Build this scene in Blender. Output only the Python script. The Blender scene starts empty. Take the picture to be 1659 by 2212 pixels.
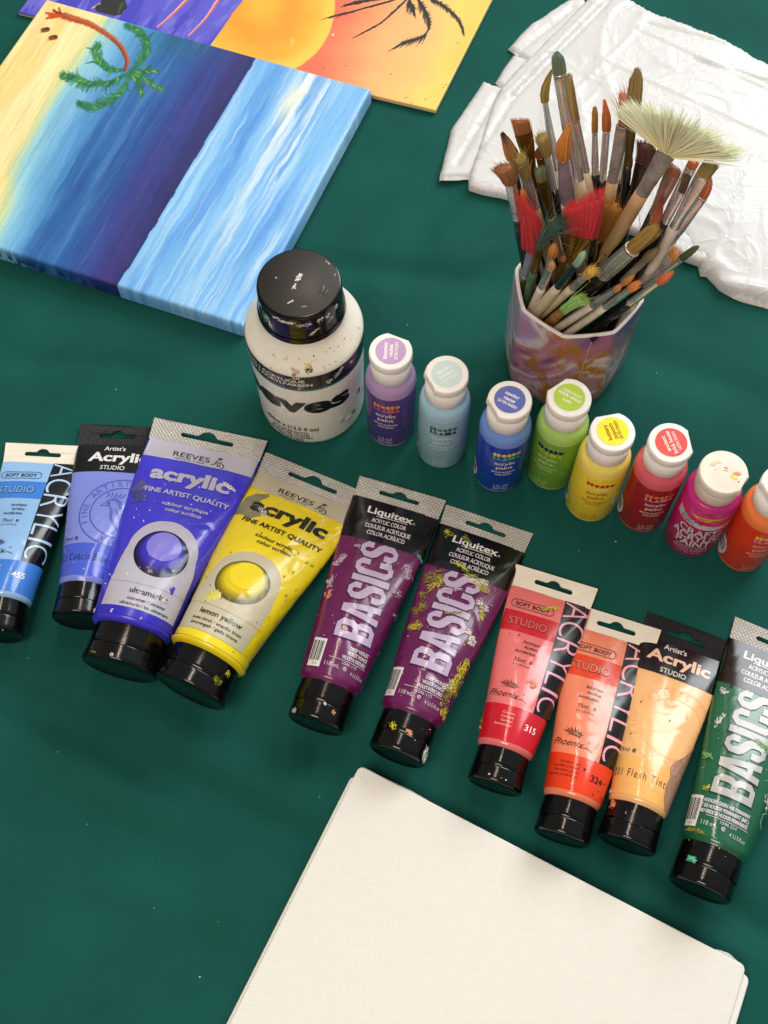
import bpy, bmesh, math, random
import numpy as np
from mathutils import Vector, Matrix, geometry
random.seed(7); rng = np.random.default_rng(7)
scene = bpy.context.scene
COL = scene.collection

# ------------------------------------------------------------------ camera
FPX, PW, PH = 2600.0, 1659.0, 2212.0          # focal length in units of a 1659 x 2212 frame
TILT, ROLL, CAMH = math.radians(65), math.radians(-1), 0.78
_fw = np.array([0, math.cos(TILT), -math.sin(TILT)]); _rt = np.array([1.0, 0, 0]); _up = np.cross(_rt, _fw)
CR = math.cos(ROLL) * _rt + math.sin(ROLL) * _up
CU = -math.sin(ROLL) * _rt + math.cos(ROLL) * _up
CO = np.array([0, 0, CAMH])
cam_data = bpy.data.cameras.new("camera"); cam = bpy.data.objects.new("camera", cam_data); COL.objects.link(cam)
cam_data.sensor_fit = 'VERTICAL'; cam_data.sensor_height = 36; cam_data.lens = 36 * FPX / PH
cam_data.clip_start = 0.05; cam_data.clip_end = 50
M = Matrix.Identity(4)
for i in range(3):
    M[i][0], M[i][1], M[i][2], M[i][3] = CR[i], CU[i], -_fw[i], CO[i]
cam.matrix_world = M
scene.camera = cam

# ------------------------------------------------------------------ light
world = bpy.data.worlds.new("World"); scene.world = world; world.use_nodes = True
_wt = world.node_tree; _bg = _wt.nodes['Background']
_tc = _wt.nodes.new('ShaderNodeTexCoord'); _dot = _wt.nodes.new('ShaderNodeVectorMath'); _dot.operation = 'DOT_PRODUCT'
_dot.inputs[1].default_value = (0.55, 0.75, 0.36); _wt.links.new(_tc.outputs['Generated'], _dot.inputs[0])
_rp = _wt.nodes.new('ShaderNodeValToRGB'); _wt.links.new(_dot.outputs['Value'], _rp.inputs[0])
_e = _rp.color_ramp.elements; _e[0].position = 0.0; _e[0].color = (0.95, 0.84, 0.72, 1); _e[1].position = 0.9; _e[1].color = (1.5, 1.7, 1.9, 1)
_m = _e.new(0.45); _m.color = (0.8, 0.76, 0.70, 1)
_wt.links.new(_rp.outputs[0], _bg.inputs[0]); _bg.inputs[1].default_value = 0.24

def area(name, loc, target, sx, sy, power, color, shape='RECTANGLE'):
    l = bpy.data.lights.new(name, 'AREA'); l.shape = shape; l.size = sx; l.size_y = sy
    l.energy = power; l.color = color
    o = bpy.data.objects.new(name, l); COL.objects.link(o); o.location = loc
    d = Vector(target) - Vector(loc); o.rotation_euler = d.to_track_quat('-Z', 'Y').to_euler()
    return o
area("window_light", (1.30, 1.80, 1.30), (0.05, 0.5, 0), 1.3, 1.1, 38, (0.95, 0.99, 1.0))
area("ceiling_light", (-0.50, -0.55, 1.75), (0, 0.42, 0), 0.9, 0.8, 19, (1.0, 0.88, 0.75))
area("ceiling_lamp", (-0.02, 1.45, 1.75), (-0.02, 1.45, 0), 0.035, 1.7, 7.0, (1.0, 0.82, 0.64))
area("ceiling_lamp", (0.08, 1.45, 1.75), (0.08, 1.45, 0), 0.022, 1.7, 3.5, (1.0, 0.82, 0.64))
vs = scene.view_settings
vs.view_transform = 'Standard'; vs.look = 'None'; vs.exposure = 0.12; vs.gamma = 1.0; vs.use_curve_mapping = False

# ------------------------------------------------------------------ pixel -> place
def at(px, py, z=0.0):
    d = (px - PW / 2) / FPX * CR - (py - PH / 2) / FPX * CU + _fw
    t = (z - CO[2]) / d[2]
    return CO + t * d
def proj(P):
    d = np.asarray(P, float) - CO; z = d @ _fw
    return np.stack([PW / 2 + FPX * (d @ CR) / z, PH / 2 - FPX * (d @ CU) / z], -1)
def crop(ox, oy, s):
    return lambda x, y: ((ox + x / s) / 1.507, (oy + y / s) / 1.507)

# ------------------------------------------------------------------ objects
def lin(c):
    c = np.asarray(c, float) / 255.0
    return np.where(c <= 0.04045, c / 12.92, ((c + 0.055) / 1.055) ** 2.4)
def thing(name, label, cat, loc=(0, 0, 0), group=None, mat=None):
    o = bpy.data.objects.new(name, None); COL.objects.link(o); o.empty_display_size = 0.02
    if mat is not None: o.matrix_world = mat
    else: o.location = loc
    o['label'] = label; o['category'] = cat
    if group: o['group'] = group
    return o
def tag(o, label=None, cat=None, group=None, kind=None):
    if label: o['label'] = label
    if cat: o['category'] = cat
    if group: o['group'] = group
    if kind: o['kind'] = kind
    return o
def mesh(name, V, F, mats, parent=None, smooth=True, fm=None, cols=None, label=None):
    me = bpy.data.meshes.new(name)
    V = np.asarray(V, float)
    me.from_pydata(V.tolist(), [], [tuple(int(i) for i in f) for f in F])
    if not isinstance(mats, (list, tuple)): mats = [mats]
    for m in mats: me.materials.append(m)
    if fm is not None: me.polygons.foreach_set('material_index', np.asarray(fm, np.int32))
    if smooth: me.polygons.foreach_set('use_smooth', np.ones(len(me.polygons), bool))
    if cols is not None:
        a = me.color_attributes.new('paint', 'FLOAT_COLOR', 'POINT')
        c4 = np.ones((len(V), 4)); c4[:, :3] = cols; a.data.foreach_set('color', c4.ravel())
    me.update()
    o = bpy.data.objects.new(name, me); COL.objects.link(o)
    if parent is not None: o.parent = parent
    if label: o['label'] = label
    return o
class MB:
    """collects pieces of one mesh"""
    def __init__(s): s.V, s.F, s.fm, s.C, s.n = [], [], [], [], 0
    def add(s, V, F, m=0, C=None):
        V = np.asarray(V, float); s.V.append(V); s.F += [tuple(int(i) + s.n for i in f) for f in F]
        s.fm += [m] * len(F); s.n += len(V)
        if C is not None: s.C.append(np.broadcast_to(np.asarray(C, float), (len(V), 3)))
    def build(s, name, mats, parent=None, smooth=True, label=None):
        return mesh(name, np.concatenate(s.V), s.F, mats, parent, smooth, s.fm, np.concatenate(s.C) if s.C else None, label)
def sharp(o, deg=35):
    o.data.set_sharp_from_angle(angle=math.radians(deg)); return o
def bevel(o, w, seg=2):
    m = o.modifiers.new('bevel', 'BEVEL'); m.width = w; m.segments = seg; m.limit_method = 'ANGLE'; return o
def grid_faces(nu, nv, wrap=False):
    F = []
    for j in range(nv - 1):
        for i in range(nu if wrap else nu - 1):
            i2 = (i + 1) % nu
            F.append((j * nu + i, j * nu + i2, (j + 1) * nu + i2, (j + 1) * nu + i))
    return F
def lathe(prof, n=64, sx=1.0, sy=1.0, cap0=True, cap1=True, phase=0.0):
    """prof: list of (r, z); rings round the z axis"""
    th = np.linspace(0, 2 * np.pi, n, endpoint=False) + phase
    V = np.concatenate([np.stack([r * sx * np.cos(th), r * sy * np.sin(th), np.full(n, z)], -1) for r, z in prof])
    F = grid_faces(n, len(prof), True)
    if cap0: F.append(tuple(range(n))[::-1])
    if cap1: F.append(tuple(range((len(prof) - 1) * n, len(prof) * n)))
    return V, F

# ------------------------------------------------------------------ noise
_tab = rng.random((64, 64))
def vnoise(x, y):
    xi, yi = np.floor(x).astype(int), np.floor(y).astype(int); fx, fy = x - xi, y - yi
    fx, fy = fx * fx * (3 - 2 * fx), fy * fy * (3 - 2 * fy)
    g = lambda a, b: _tab[a % 64, b % 64]
    return (g(xi, yi) * (1 - fx) + g(xi + 1, yi) * fx) * (1 - fy) + (g(xi, yi + 1) * (1 - fx) + g(xi + 1, yi + 1) * fx) * fy
def fbm(x, y, o=4):
    s, a, t = 0, 0.5, 0
    for k in range(o):
        s = s + a * vnoise(x * 2 ** k + 17 * k, y * 2 ** k + 31 * k); t += a; a *= 0.5
    return s / t
def sstep(a, b, x):
    t = np.clip((x - a) / (b - a), 0, 1); return t * t * (3 - 2 * t)

# ------------------------------------------------------------------ materials
def mat(name, rgb, rough=0.5, metal=0.0, coat=0.0, bump=None, var=0.0, vscale=60, sheen=0.0, trans=0.0, sss=0.0, attr=False, spec=0.5, rvar=0.0, ior=None, stretch=None, dry=None):
    m = bpy.data.materials.new(name); m.use_nodes = True; nt = m.node_tree; N, L = nt.nodes, nt.links
    b = N['Principled BSDF']; c = lin(rgb)
    b.inputs['Base Color'].default_value = (*c, 1); b.inputs['Roughness'].default_value = rough
    b.inputs['Metallic'].default_value = metal; b.inputs['Coat Weight'].default_value = coat
    b.inputs['Coat Roughness'].default_value = 0.12
    b.inputs['Specular IOR Level'].default_value = spec
    b.inputs['Sheen Weight'].default_value = sheen; b.inputs['Sheen Roughness'].default_value = 0.4
    b.inputs['Transmission Weight'].default_value = trans
    if ior: b.inputs['IOR'].default_value = ior
    if sss:
        b.inputs['Subsurface Weight'].default_value = sss; b.inputs['Subsurface Radius'].default_value = (0.004, 0.004, 0.004); b.inputs['Subsurface Scale'].default_value = 1
    tc = N.new('ShaderNodeTexCoord'); vec = tc.outputs['Object']
    if stretch:
        mp = N.new('ShaderNodeMapping'); L.new(vec, mp.inputs[0]); mp.inputs['Scale'].default_value = stretch; vec = mp.outputs[0]
    src = None
    if attr:
        a = N.new('ShaderNodeAttribute'); a.attribute_name = 'paint'; src = a.outputs['Color']
        L.new(src, b.inputs['Base Color'])
    if var:
        n = N.new('ShaderNodeTexNoise'); n.inputs['Scale'].default_value = vscale; n.inputs['Detail'].default_value = 5; L.new(vec, n.inputs['Vector'])
        r = N.new('ShaderNodeMapRange'); r.inputs[1].default_value = 0.3; r.inputs[2].default_value = 0.7
        r.inputs[3].default_value = 1 - var; r.inputs[4].default_value = 1 + var; L.new(n.outputs['Fac'], r.inputs[0])
        mx = N.new('ShaderNodeMix'); mx.data_type = 'RGBA'; mx.blend_type = 'MULTIPLY'; mx.inputs[0].default_value = 1
        if src is not None: L.new(src, mx.inputs[6])
        else: mx.inputs[6].default_value = (*c, 1)
        L.new(r.outputs[0], mx.inputs[7]); L.new(mx.outputs[2], b.inputs['Base Color'])
    if rvar:
        n = N.new('ShaderNodeTexNoise'); n.inputs['Scale'].default_value = 45; n.inputs['Detail'].default_value = 6; L.new(vec, n.inputs['Vector'])
        r = N.new('ShaderNodeMapRange'); r.inputs[1].default_value = 0.35; r.inputs[2].default_value = 0.65
        r.inputs[3].default_value = max(0.02, rough - rvar); r.inputs[4].default_value = rough + rvar; L.new(n.outputs['Fac'], r.inputs[0]); L.new(r.outputs[0], b.inputs['Roughness'])
    if dry:      # patchy dry-brush coverage
        n = N.new('ShaderNodeTexNoise'); n.inputs['Scale'].default_value = dry; n.inputs['Detail'].default_value = 3; L.new(vec, n.inputs['Vector'])
        r = N.new('ShaderNodeMapRange'); r.inputs[1].default_value = .36; r.inputs[2].default_value = .56; L.new(n.outputs['Fac'], r.inputs[0]); L.new(r.outputs[0], b.inputs['Alpha'])
    if bump:
        prev = None
        for kind, sc, st, dist in bump:
            if kind == 'noise':
                n = N.new('ShaderNodeTexNoise'); n.inputs['Scale'].default_value = sc; n.inputs['Detail'].default_value = 6; L.new(vec, n.inputs['Vector']); h = n.outputs['Fac']
            elif kind == 'crinkle':
                n = N.new('ShaderNodeTexNoise'); n.inputs['Scale'].default_value = sc; n.inputs['Detail'].default_value = 2.5; n.inputs['Distortion'].default_value = .9; L.new(vec, n.inputs['Vector'])
                q1 = N.new('ShaderNodeMath'); q1.operation = 'SUBTRACT'; L.new(n.outputs['Fac'], q1.inputs[0]); q1.inputs[1].default_value = .5
                q2 = N.new('ShaderNodeMath'); q2.operation = 'ABSOLUTE'; L.new(q1.outputs[0], q2.inputs[0])
                q3 = N.new('ShaderNodeMapRange'); q3.inputs[1].default_value = 0; q3.inputs[2].default_value = .05; q3.inputs[3].default_value = 1; q3.inputs[4].default_value = 0; L.new(q2.outputs[0], q3.inputs[0]); h = q3.outputs[0]
            elif kind == 'weave':
                hs = []
                for ax in ('X', 'Y'):
                    w = N.new('ShaderNodeTexWave'); w.bands_direction = ax; w.inputs['Scale'].default_value = sc; w.inputs['Distortion'].default_value = 0.6
                    w.inputs['Detail Scale'].default_value = 3; L.new(vec, w.inputs['Vector']); hs.append(w.outputs['Fac'])
                mm = N.new('ShaderNodeMath'); mm.operation = 'ADD'; L.new(hs[0], mm.inputs[0]); L.new(hs[1], mm.inputs[1]); h = mm.outputs[0]
            elif kind == 'twill':
                w = N.new('ShaderNodeTexWave'); w.bands_direction = 'DIAGONAL'; w.inputs['Scale'].default_value = sc; w.inputs['Distortion'].default_value = 0.8; L.new(vec, w.inputs['Vector']); h = w.outputs['Fac']
            elif kind in ('ribx', 'riby'):
                w = N.new('ShaderNodeTexWave'); w.bands_direction = kind[-1].upper(); w.inputs['Scale'].default_value = sc; L.new(vec, w.inputs['Vector']); h = w.outputs['Fac']
            elif kind == 'knurl':
                mp2 = N.new('ShaderNodeMapping'); mp2.inputs['Rotation'].default_value = (0, 0, math.radians(45)); L.new(vec, mp2.inputs[0]); hs = []
                for ax in ('X', 'Y'):
                    w = N.new('ShaderNodeTexWave'); w.bands_direction = ax; w.inputs['Scale'].default_value = sc; L.new(mp2.outputs[0], w.inputs['Vector']); hs.append(w.outputs['Fac'])
                mm = N.new('ShaderNodeMath'); mm.operation = 'MAXIMUM'; L.new(hs[0], mm.inputs[0]); L.new(hs[1], mm.inputs[1]); h = mm.outputs[0]
            bp = N.new('ShaderNodeBump'); bp.inputs['Strength'].default_value = st; bp.inputs['Distance'].default_value = dist
            L.new(h, bp.inputs['Height'])
            if prev is not None: L.new(prev, bp.inputs['Normal'])
            prev = bp.outputs['Normal']
        L.new(prev, b.inputs['Normal'])
    return m
_mc = {}
def ink(rgb, rough=0.20):
    """printed ink on glossy plastic"""
    k = (tuple(rgb), rough)
    if k not in _mc: _mc[k] = mat('ink', rgb, rough, coat=0.1, rvar=0.07, var=0.04)
    return _mc[k]

# ------------------------------------------------------------------ flat shapes -> surfaces
def _cu_mesh(cu):
    o = bpy.data.objects.new('tmp', cu)
    COL.objects.link(o); dg = bpy.context.evaluated_depsgraph_get(); me = bpy.data.meshes.new_from_object(o.evaluated_get(dg))
    n = len(me.vertices); V = np.empty(n * 3); me.vertices.foreach_get('co', V); F = [tuple(p.vertices) for p in me.polygons]
    bpy.data.objects.remove(o); bpy.data.curves.remove(cu); bpy.data.meshes.remove(me)
    return V.reshape(-1, 3), F
_tcache = {}
def text2d(txt, bold=0.0, space=1.0):
    k = (txt, bold, space)
    if k not in _tcache:
        cu = bpy.data.curves.new('tmp', 'FONT'); cu.body = txt; cu.size = 1; cu.offset = bold; cu.space_character = space
        cu.align_x = 'LEFT'; cu.resolution_u = 4; cu.fill_mode = 'FRONT'
        V, F = _cu_mesh(cu); _tcache[k] = (V[:, :2], F)
    V, F = _tcache[k]; return V.copy(), F
_H = text2d('H')[0]; CAPH = _H[:, 1].max()
def loops2d(loops, extrude=0.0):
    cu = bpy.data.curves.new('tmp', 'CURVE'); cu.dimensions = '2D'; cu.fill_mode = 'BOTH' if extrude else 'FRONT'; cu.extrude = extrude
    for lp in loops:
        s = cu.splines.new('POLY'); s.points.add(len(lp) - 1); s.use_cyclic_u = True
        for p, q in zip(s.points, lp): p.co = (q[0], q[1], 0, 1)
    return _cu_mesh(cu)
def cut_grid(V2, F, cell):
    bm = bmesh.new(); vs_ = [bm.verts.new((x, y, 0)) for x, y in V2]
    for f in F:
        try: bm.faces.new([vs_[i] for i in f])
        except ValueError: pass
    lo, hi = V2.min(0), V2.max(0)
    for ax in (0, 1):
        n = int((hi[ax] - lo[ax]) / cell)
        for k in range(n):
            c = [0, 0, 0]; no = [0, 0, 0]; c[ax] = lo[ax] + (k + 1) * (hi[ax] - lo[ax]) / (n + 1); no[ax] = 1
            bmesh.ops.bisect_plane(bm, geom=bm.verts[:] + bm.edges[:] + bm.faces[:], plane_co=c, plane_no=no, dist=1e-7)
    bm.verts.ensure_lookup_table(); bm.verts.index_update()
    V = np.array([v.co[:2] for v in bm.verts]); F2 = [tuple(v.index for v in f.verts) for f in bm.faces]
    bm.free(); return V, F2
def oriented(P, F, up):
    """flip the faces so their normals follow up(P)"""
    out = []
    for f in F:
        a, b, c = P[f[0]], P[f[1]], P[f[2]]
        n = np.cross(b - a, c - a)
        out.append(f if n @ up[f[0]] >= 0 else f[::-1])
    return out
class Print:
    """everything printed or smeared on one surface: a single mesh whose pieces follow the surface"""
    def __init__(s, surf, vsign=-1, du=0.0, dv=0.0, cell=0.0020):
        s.surf, s.vs, s.du, s.dv, s.cell = surf, vsign, du, dv, cell
        s.mb, s.mats, s.layer = MB(), [], 1
    def _m(s, m):
        if m not in s.mats: s.mats.append(m)
        return s.mats.index(m)
    def put(s, V2, F, m, off=None, cell=None):
        V2, F = cut_grid(np.asarray(V2), F, cell or s.cell)
        o = 0.00012 + s.layer * 0.00010 if off is None else off
        P = s.surf(V2[:, 0] + s.du, V2[:, 1] + s.dv, o)
        up = s.surf(V2[:, 0] + s.du, V2[:, 1] + s.dv, 0.001) - s.surf(V2[:, 0] + s.du, V2[:, 1] + s.dv, 0.0)
        s.mb.add(P, oriented(P, F, up), s._m(m))
    def text(s, txt, u, v, h, m, rot=0.0, align='C', bold=0.0, sx=1.0, shear=0.0, space=1.0, off=None, fit=None, arc=None, heavy=0.0):
        """cap height h (m); fit = total width; rot in degrees, anticlockwise in the photo"""
        V, F = text2d(txt, bold, space)
        if not len(V): return
        k = h / CAPH; V = V * k; V[:, 0] += shear * V[:, 1]; V[:, 0] *= sx
        if fit: V[:, 0] *= fit / (V[:, 0].max() - V[:, 0].min())
        x0, x1 = V[:, 0].min(), V[:, 0].max()
        V[:, 0] -= {'L': x0, 'R': x1, 'C': (x0 + x1) / 2}[align]; V[:, 1] -= h / 2
        c, t = math.cos(math.radians(rot)), math.sin(math.radians(rot))
        for k, (hx, hy) in enumerate(((0, 0),) if not heavy else ((-1, -.4), (1, .4), (-.35, .6), (.35, -.6))):
            A, B_ = V[:, 0] + hx * heavy * h, V[:, 1] + hy * heavy * h
            X = A * c - B_ * t; Y = A * t + B_ * c
            s.put(np.stack([u + X, v + s.vs * Y], -1), F, m, (0.00012 + s.layer * 0.00010 if off is None else off) + k * .000009)
    def poly(s, pts, m, off=None, holes=(), cell=None):
        V, F = loops2d([pts] + list(holes)); s.put(V[:, :2], F, m, off, cell)
    def rect(s, u0, v0, u1, v1, m, off=None):
        s.put(np.array([(u0, v0), (u1, v0), (u1, v1), (u0, v1)]), [(0, 1, 2, 3)], m, off)
    def ellipse(s, u, v, a, b, m, off=None, hole=None, n=48, rot=0):
        th = np.linspace(0, 2 * np.pi, n, endpoint=False); c, t = math.cos(rot), math.sin(rot)
        f = lambda k: [(u + k * a * math.cos(q) * c - k * b * math.sin(q) * t, v + k * a * math.cos(q) * t + k * b * math.sin(q) * c) for q in th]
        s.poly(f(1), m, off, [f(hole)] if hole else ())
    def ribbon(s, pts, w, m, off=None, taper=False):
        p = np.asarray(pts, float); d = np.gradient(p, axis=0); d /= np.linalg.norm(d, axis=1)[:, None] + 1e-9
        nn = np.stack([-d[:, 1], d[:, 0]], -1); k = np.linspace(0, 1, len(p))
        ww = (w / 2 * (np.sin(np.pi * np.clip(k, .04, .96)) if taper else np.ones(len(p))))[:, None]
        V = np.concatenate([p + nn * ww, p - nn * ww]); n = len(p)
        s.put(V, [(i, i + 1, n + i + 1, n + i) for i in range(n - 1)], m, off)
    def rrect(s, u0, v0, u1, v1, w, m):
        r = abs(v1 - v0) / 2; cy = (v0 + v1) / 2; o, i_ = [], []
        for rr, L in ((r, o), (r - w, i_)):
            for q in np.linspace(-90, 90, 9): L.append((u1 - r + rr * math.cos(math.radians(q)), cy + rr * math.sin(math.radians(q))))
            for q in np.linspace(90, 270, 9): L.append((u0 + r + rr * math.cos(math.radians(q)), cy + rr * math.sin(math.radians(q))))
        s.poly(o, m, None, [i_])
    def blob(s, u, v, r, m, asp=1.0, rot=0.0, rough=0.45, n=26, h=0.0003, seed=None):
        g = np.random.default_rng(seed if seed is not None else int(rng.integers(1e9)))
        th = np.linspace(0, 2 * np.pi, n, endpoint=False)
        k = 1 + rough * (g.random(n) - .5) * 2; k = (k + np.roll(k, 1)) / 2
        X, Y = r * k * np.cos(th), r * k * asp * np.sin(th); c, t = math.cos(rot), math.sin(rot)
        rings = [np.stack([u + f * (X * c - Y * t), v + f * (X * t + Y * c)], -1) for f in (1, .8, .45)]
        V2 = np.concatenate(rings + [np.array([[u, v]])]); o = 0.00012 + s.layer * 0.00010
        off = np.r_[np.full(n, o), np.full(n, o + h * .7) + h * .3 * g.random(n), np.full(n, o + h), [o + h]] - np.r_[np.full(n, o * .6), np.zeros(2 * n + 1)]
        F = grid_faces(n, 3, True) + [(2 * n + i, 2 * n + (i + 1) % n, 3 * n) for i in range(n)]
        P = s.surf(V2[:, 0] + s.du, V2[:, 1] + s.dv, off); up = s.surf(V2[:, 0] + s.du, V2[:, 1] + s.dv, off + 0.001) - P
        s.mb.add(P, oriented(P, F, up), s._m(m))
    def smear(s, u, v, L, w, m, rot=0.0, n=7, seed=None):
        g = np.random.default_rng(seed if seed is not None else int(rng.integers(1e9)))
        c, t = math.cos(rot), math.sin(rot)
        for k in range(n * 8):      # dry-brush streaks
            a = g.normal(0, .27) * w; b = (g.random() - .5) * L * .75; l = L * g.uniform(.08, .34); wd = g.uniform(.0002, .0008)
            pts = [(b + l * (q - .5), a + l * .08 * math.sin(3 * q + k) + .0003 * g.normal()) for q in np.linspace(0, 1, 6)]
            s.ribbon([(u + x * c - y * t, v + x * t + y * c) for x, y in pts], wd, m, 0.00012 + s.layer * 0.00010 + .00004 * g.random(), True)
        for k in range(max(1, n // 2)):
            a = g.normal(0, .22) * w; b = g.normal(0, .2) * L
            s.blob(u + b * c - a * t, v + b * t + a * c, min(L, .010) * (.06 + .13 * g.random()), m, .4 + .4 * g.random(), rot + (g.random() - .5) * .5, .45, 20, .00008 + .00016 * g.random(), int(g.integers(1e9)))
    def specks(s, u0, v0, u1, v1, n, r, m, h=.0002):
        for k in range(n): s.blob(rng.uniform(u0, u1), rng.uniform(v0, v1), r * rng.uniform(.4, 1.4), m, rng.uniform(.5, 1), rng.uniform(0, 3), .5, 9, h)
    def build(s, name, parent): return s.mb.build(name, s.mats, parent, True)

# ================================================================== table
def cloth_z(x, y):
    z = 0.0030 * (fbm(x * 6 + 3, y * 6 + 8, 3) - .85) * sstep(.0, .5, fbm(x * 3 + 20, y * 3, 2))
    for (ax, ay), (bx, by), w, a in CREASES:
        dx, dy = bx - ax, by - ay; L = math.hypot(dx, dy); t = ((x - ax) * dx + (y - ay) * dy) / L / L; d = ((x - ax) * dy - (y - ay) * dx) / L
        d = d + .006 * (fbm(x * 9, y * 9, 2) - .5) * 2
        z = z + 3.2 * a * np.exp(-(d / w) ** 2) * sstep(-.25, .2, t) * (1 - sstep(.8, 1.25, t))
    return np.minimum(z, -0.0001)
CREASES = [(at(-40, 1480)[:2], at(690, 1830)[:2], .016, -.0035), (at(0, 1790)[:2], at(600, 1830)[:2], .020, -.0018), (at(420, 1520)[:2], at(760, 1640)[:2], .018, -.0022), (at(560, 560)[:2], at(1050, 600)[:2], .014, -.0018), (at(330, 800)[:2], at(20, 780)[:2], .014, -.0018),
           (at(1100, 1640)[:2], at(1650, 2010)[:2], .010, -.0025), (at(800, 800)[:2], at(1090, 810)[:2], .012, -.0012), (at(60, 1660)[:2], at(420, 1900)[:2], .022, -.0014), (at(1000, 330)[:2], at(860, 620)[:2], .014, -.0012), (at(1100, 560)[:2], at(900, 640)[:2], .010, -.0010), (at(1380, 760)[:2], at(1659, 860)[:2], .016, -.0014), (at(150, 1980)[:2], at(480, 2050)[:2], .025, -.0016)]
CLOTH = mat('green_tablecloth', (18, 79, 72), 0.8, bump=[('noise', 900, .30, .0006), ('noise', 24, .12, .010)], var=.10, vscale=16, spec=.12)
xs = np.linspace(-.70, .70, 380); ys = np.linspace(-.20, 1.45, 440); gx, gy = np.meshgrid(xs, ys)
mesh_o = mesh('tablecloth', np.stack([gx.ravel(), gy.ravel(), cloth_z(gx.ravel(), gy.ravel())], -1), grid_faces(380, 440), CLOTH)
tag(mesh_o, "dark green fabric tablecloth spread under all the paints", 'tablecloth', kind='structure')

LINT = mat('lint_fibre', (206, 204, 196), .9)
g = np.random.default_rng(21); mb = MB()
for k, (px, py) in enumerate([(785, 1870), (430, 2110), (180, 1775), (690, 1720), (120, 1620), (470, 1990), (1250, 1190), (1060, 520), (880, 700), (60, 1420), (330, 1960), (1420, 800), (420, 830), (1150, 1190), (1330, 1170), (250, 840), (640, 2010), (950, 860)]):
    c = at(px, py); z = float(cloth_z(np.array([c[0]]), np.array([c[1]]))[0]); a = g.uniform(0, 3.14); l = g.uniform(.0004, .0011); w = l * g.uniform(.25, .7); d = np.array([math.cos(a), math.sin(a), 0]) * l; n = np.array([-math.sin(a), math.cos(a), 0]) * w; o = np.array([c[0], c[1], z + .0005]); t = np.array([0, 0, .0005])
    mb.add([o - d, o - n, o + d, o + n, o + t], [(0, 1, 4), (1, 2, 4), (2, 3, 4), (3, 0, 4), (3, 2, 1, 0)])
tag(mb.build('lint', [LINT], None, False), "tiny pale lint specks scattered on the green tablecloth", 'lint', kind='stuff')

# ================================================================== paint tubes
class TubeSurf:
    def __init__(s, L, W, r, v0, b0=.0009, p=1.25, dent=0.0005, seed=0):
        s.L, s.W, s.r, s.v0, s.dent, s.seed = L, W, r, v0, dent, seed
        s.vs = np.linspace(v0, L, 48); t = (s.vs - v0) / (L - v0)
        s.b = b0 + (r - b0) * (1 - (1 - t) ** p); s.a = np.empty_like(s.b)
        for i, b in enumerate(s.b):
            lo, hi = b * .3, W * .6
            for _ in range(40):
                a = (lo + hi) / 2
                if np.pi / 2 * (3 * (a + b) - np.sqrt((3 * a + b) * (a + 3 * b))) < W: lo = a
                else: hi = a
            s.a[i] = a
        s.th = np.linspace(0, np.pi, 241); s.S = []
        for a, b in zip(s.a, s.b):
            d = np.hypot(np.diff(a * np.sin(s.th)), np.diff(b * np.cos(s.th))); c = np.r_[0, np.cumsum(d)]; s.S.append(c * (W / c[-1]))
    def pt(s, u, v):
        u = np.asarray(u, float); v = np.clip(np.asarray(v, float), s.v0, s.L)
        f = (v - s.v0) / (s.L - s.v0) * 47; i = np.clip(f.astype(int), 0, 46); w = f - i
        sg = np.sign(u); au = np.minimum(np.abs(u), s.W); X = np.zeros(u.shape); Z = np.zeros(u.shape)
        for k in (0, 1):
            for j in np.unique(i + k):
                m = (i + k) == j; th = np.interp(au[m], s.S[j], s.th); ww = np.where(k == 0, 1 - w[m], w[m])
                X[m] += ww * s.a[j] * np.sin(th); Z[m] += ww * (s.b[j] * np.cos(th) + s.b[j])
        return np.stack([-sg * X, v, Z + .0003], -1)
    def __call__(s, u, v, off=0.):
        u = np.asarray(u, float); v = np.asarray(v, float)
        e = 2e-4; du = s.pt(u + e, v) - s.pt(u - e, v); vv = np.clip(v, s.v0 + e, s.L - e); dv = s.pt(u, vv + e) - s.pt(u, vv - e)
        n = np.cross(dv, du); n /= np.linalg.norm(n, axis=-1, keepdims=True) + 1e-12
        win = sstep(s.v0, s.v0 + .015, v) * (1 - sstep(s.L - .03, s.L - .005, v)) * (np.abs(u) < s.W * .55)
        d = s.dent * win * ((fbm(u * 45 + s.seed, v * 30 + s.seed * 3, 3) - .5) * 2.4 - .7 * np.clip(1 - np.abs(fbm(u * 60 + v * 40, v * 50 - u * 30 + s.seed, 2) - .5) * 7, 0, 1))
        return s.pt(u, v) + n * (np.asarray(off, float) + d)[..., None]
class CapSurf:
    """round the tube's own axis (local y)"""
    def __init__(s, R, zc): s.R, s.zc = R, zc
    def __call__(s, u, v, off=0.):
        u = np.asarray(u, float); v = np.asarray(v, float); R = s.R(v) + off; ph = u / s.R(v)
        return np.stack([-R * np.sin(ph), v, s.zc(v) + R * np.cos(ph)], -1)

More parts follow.
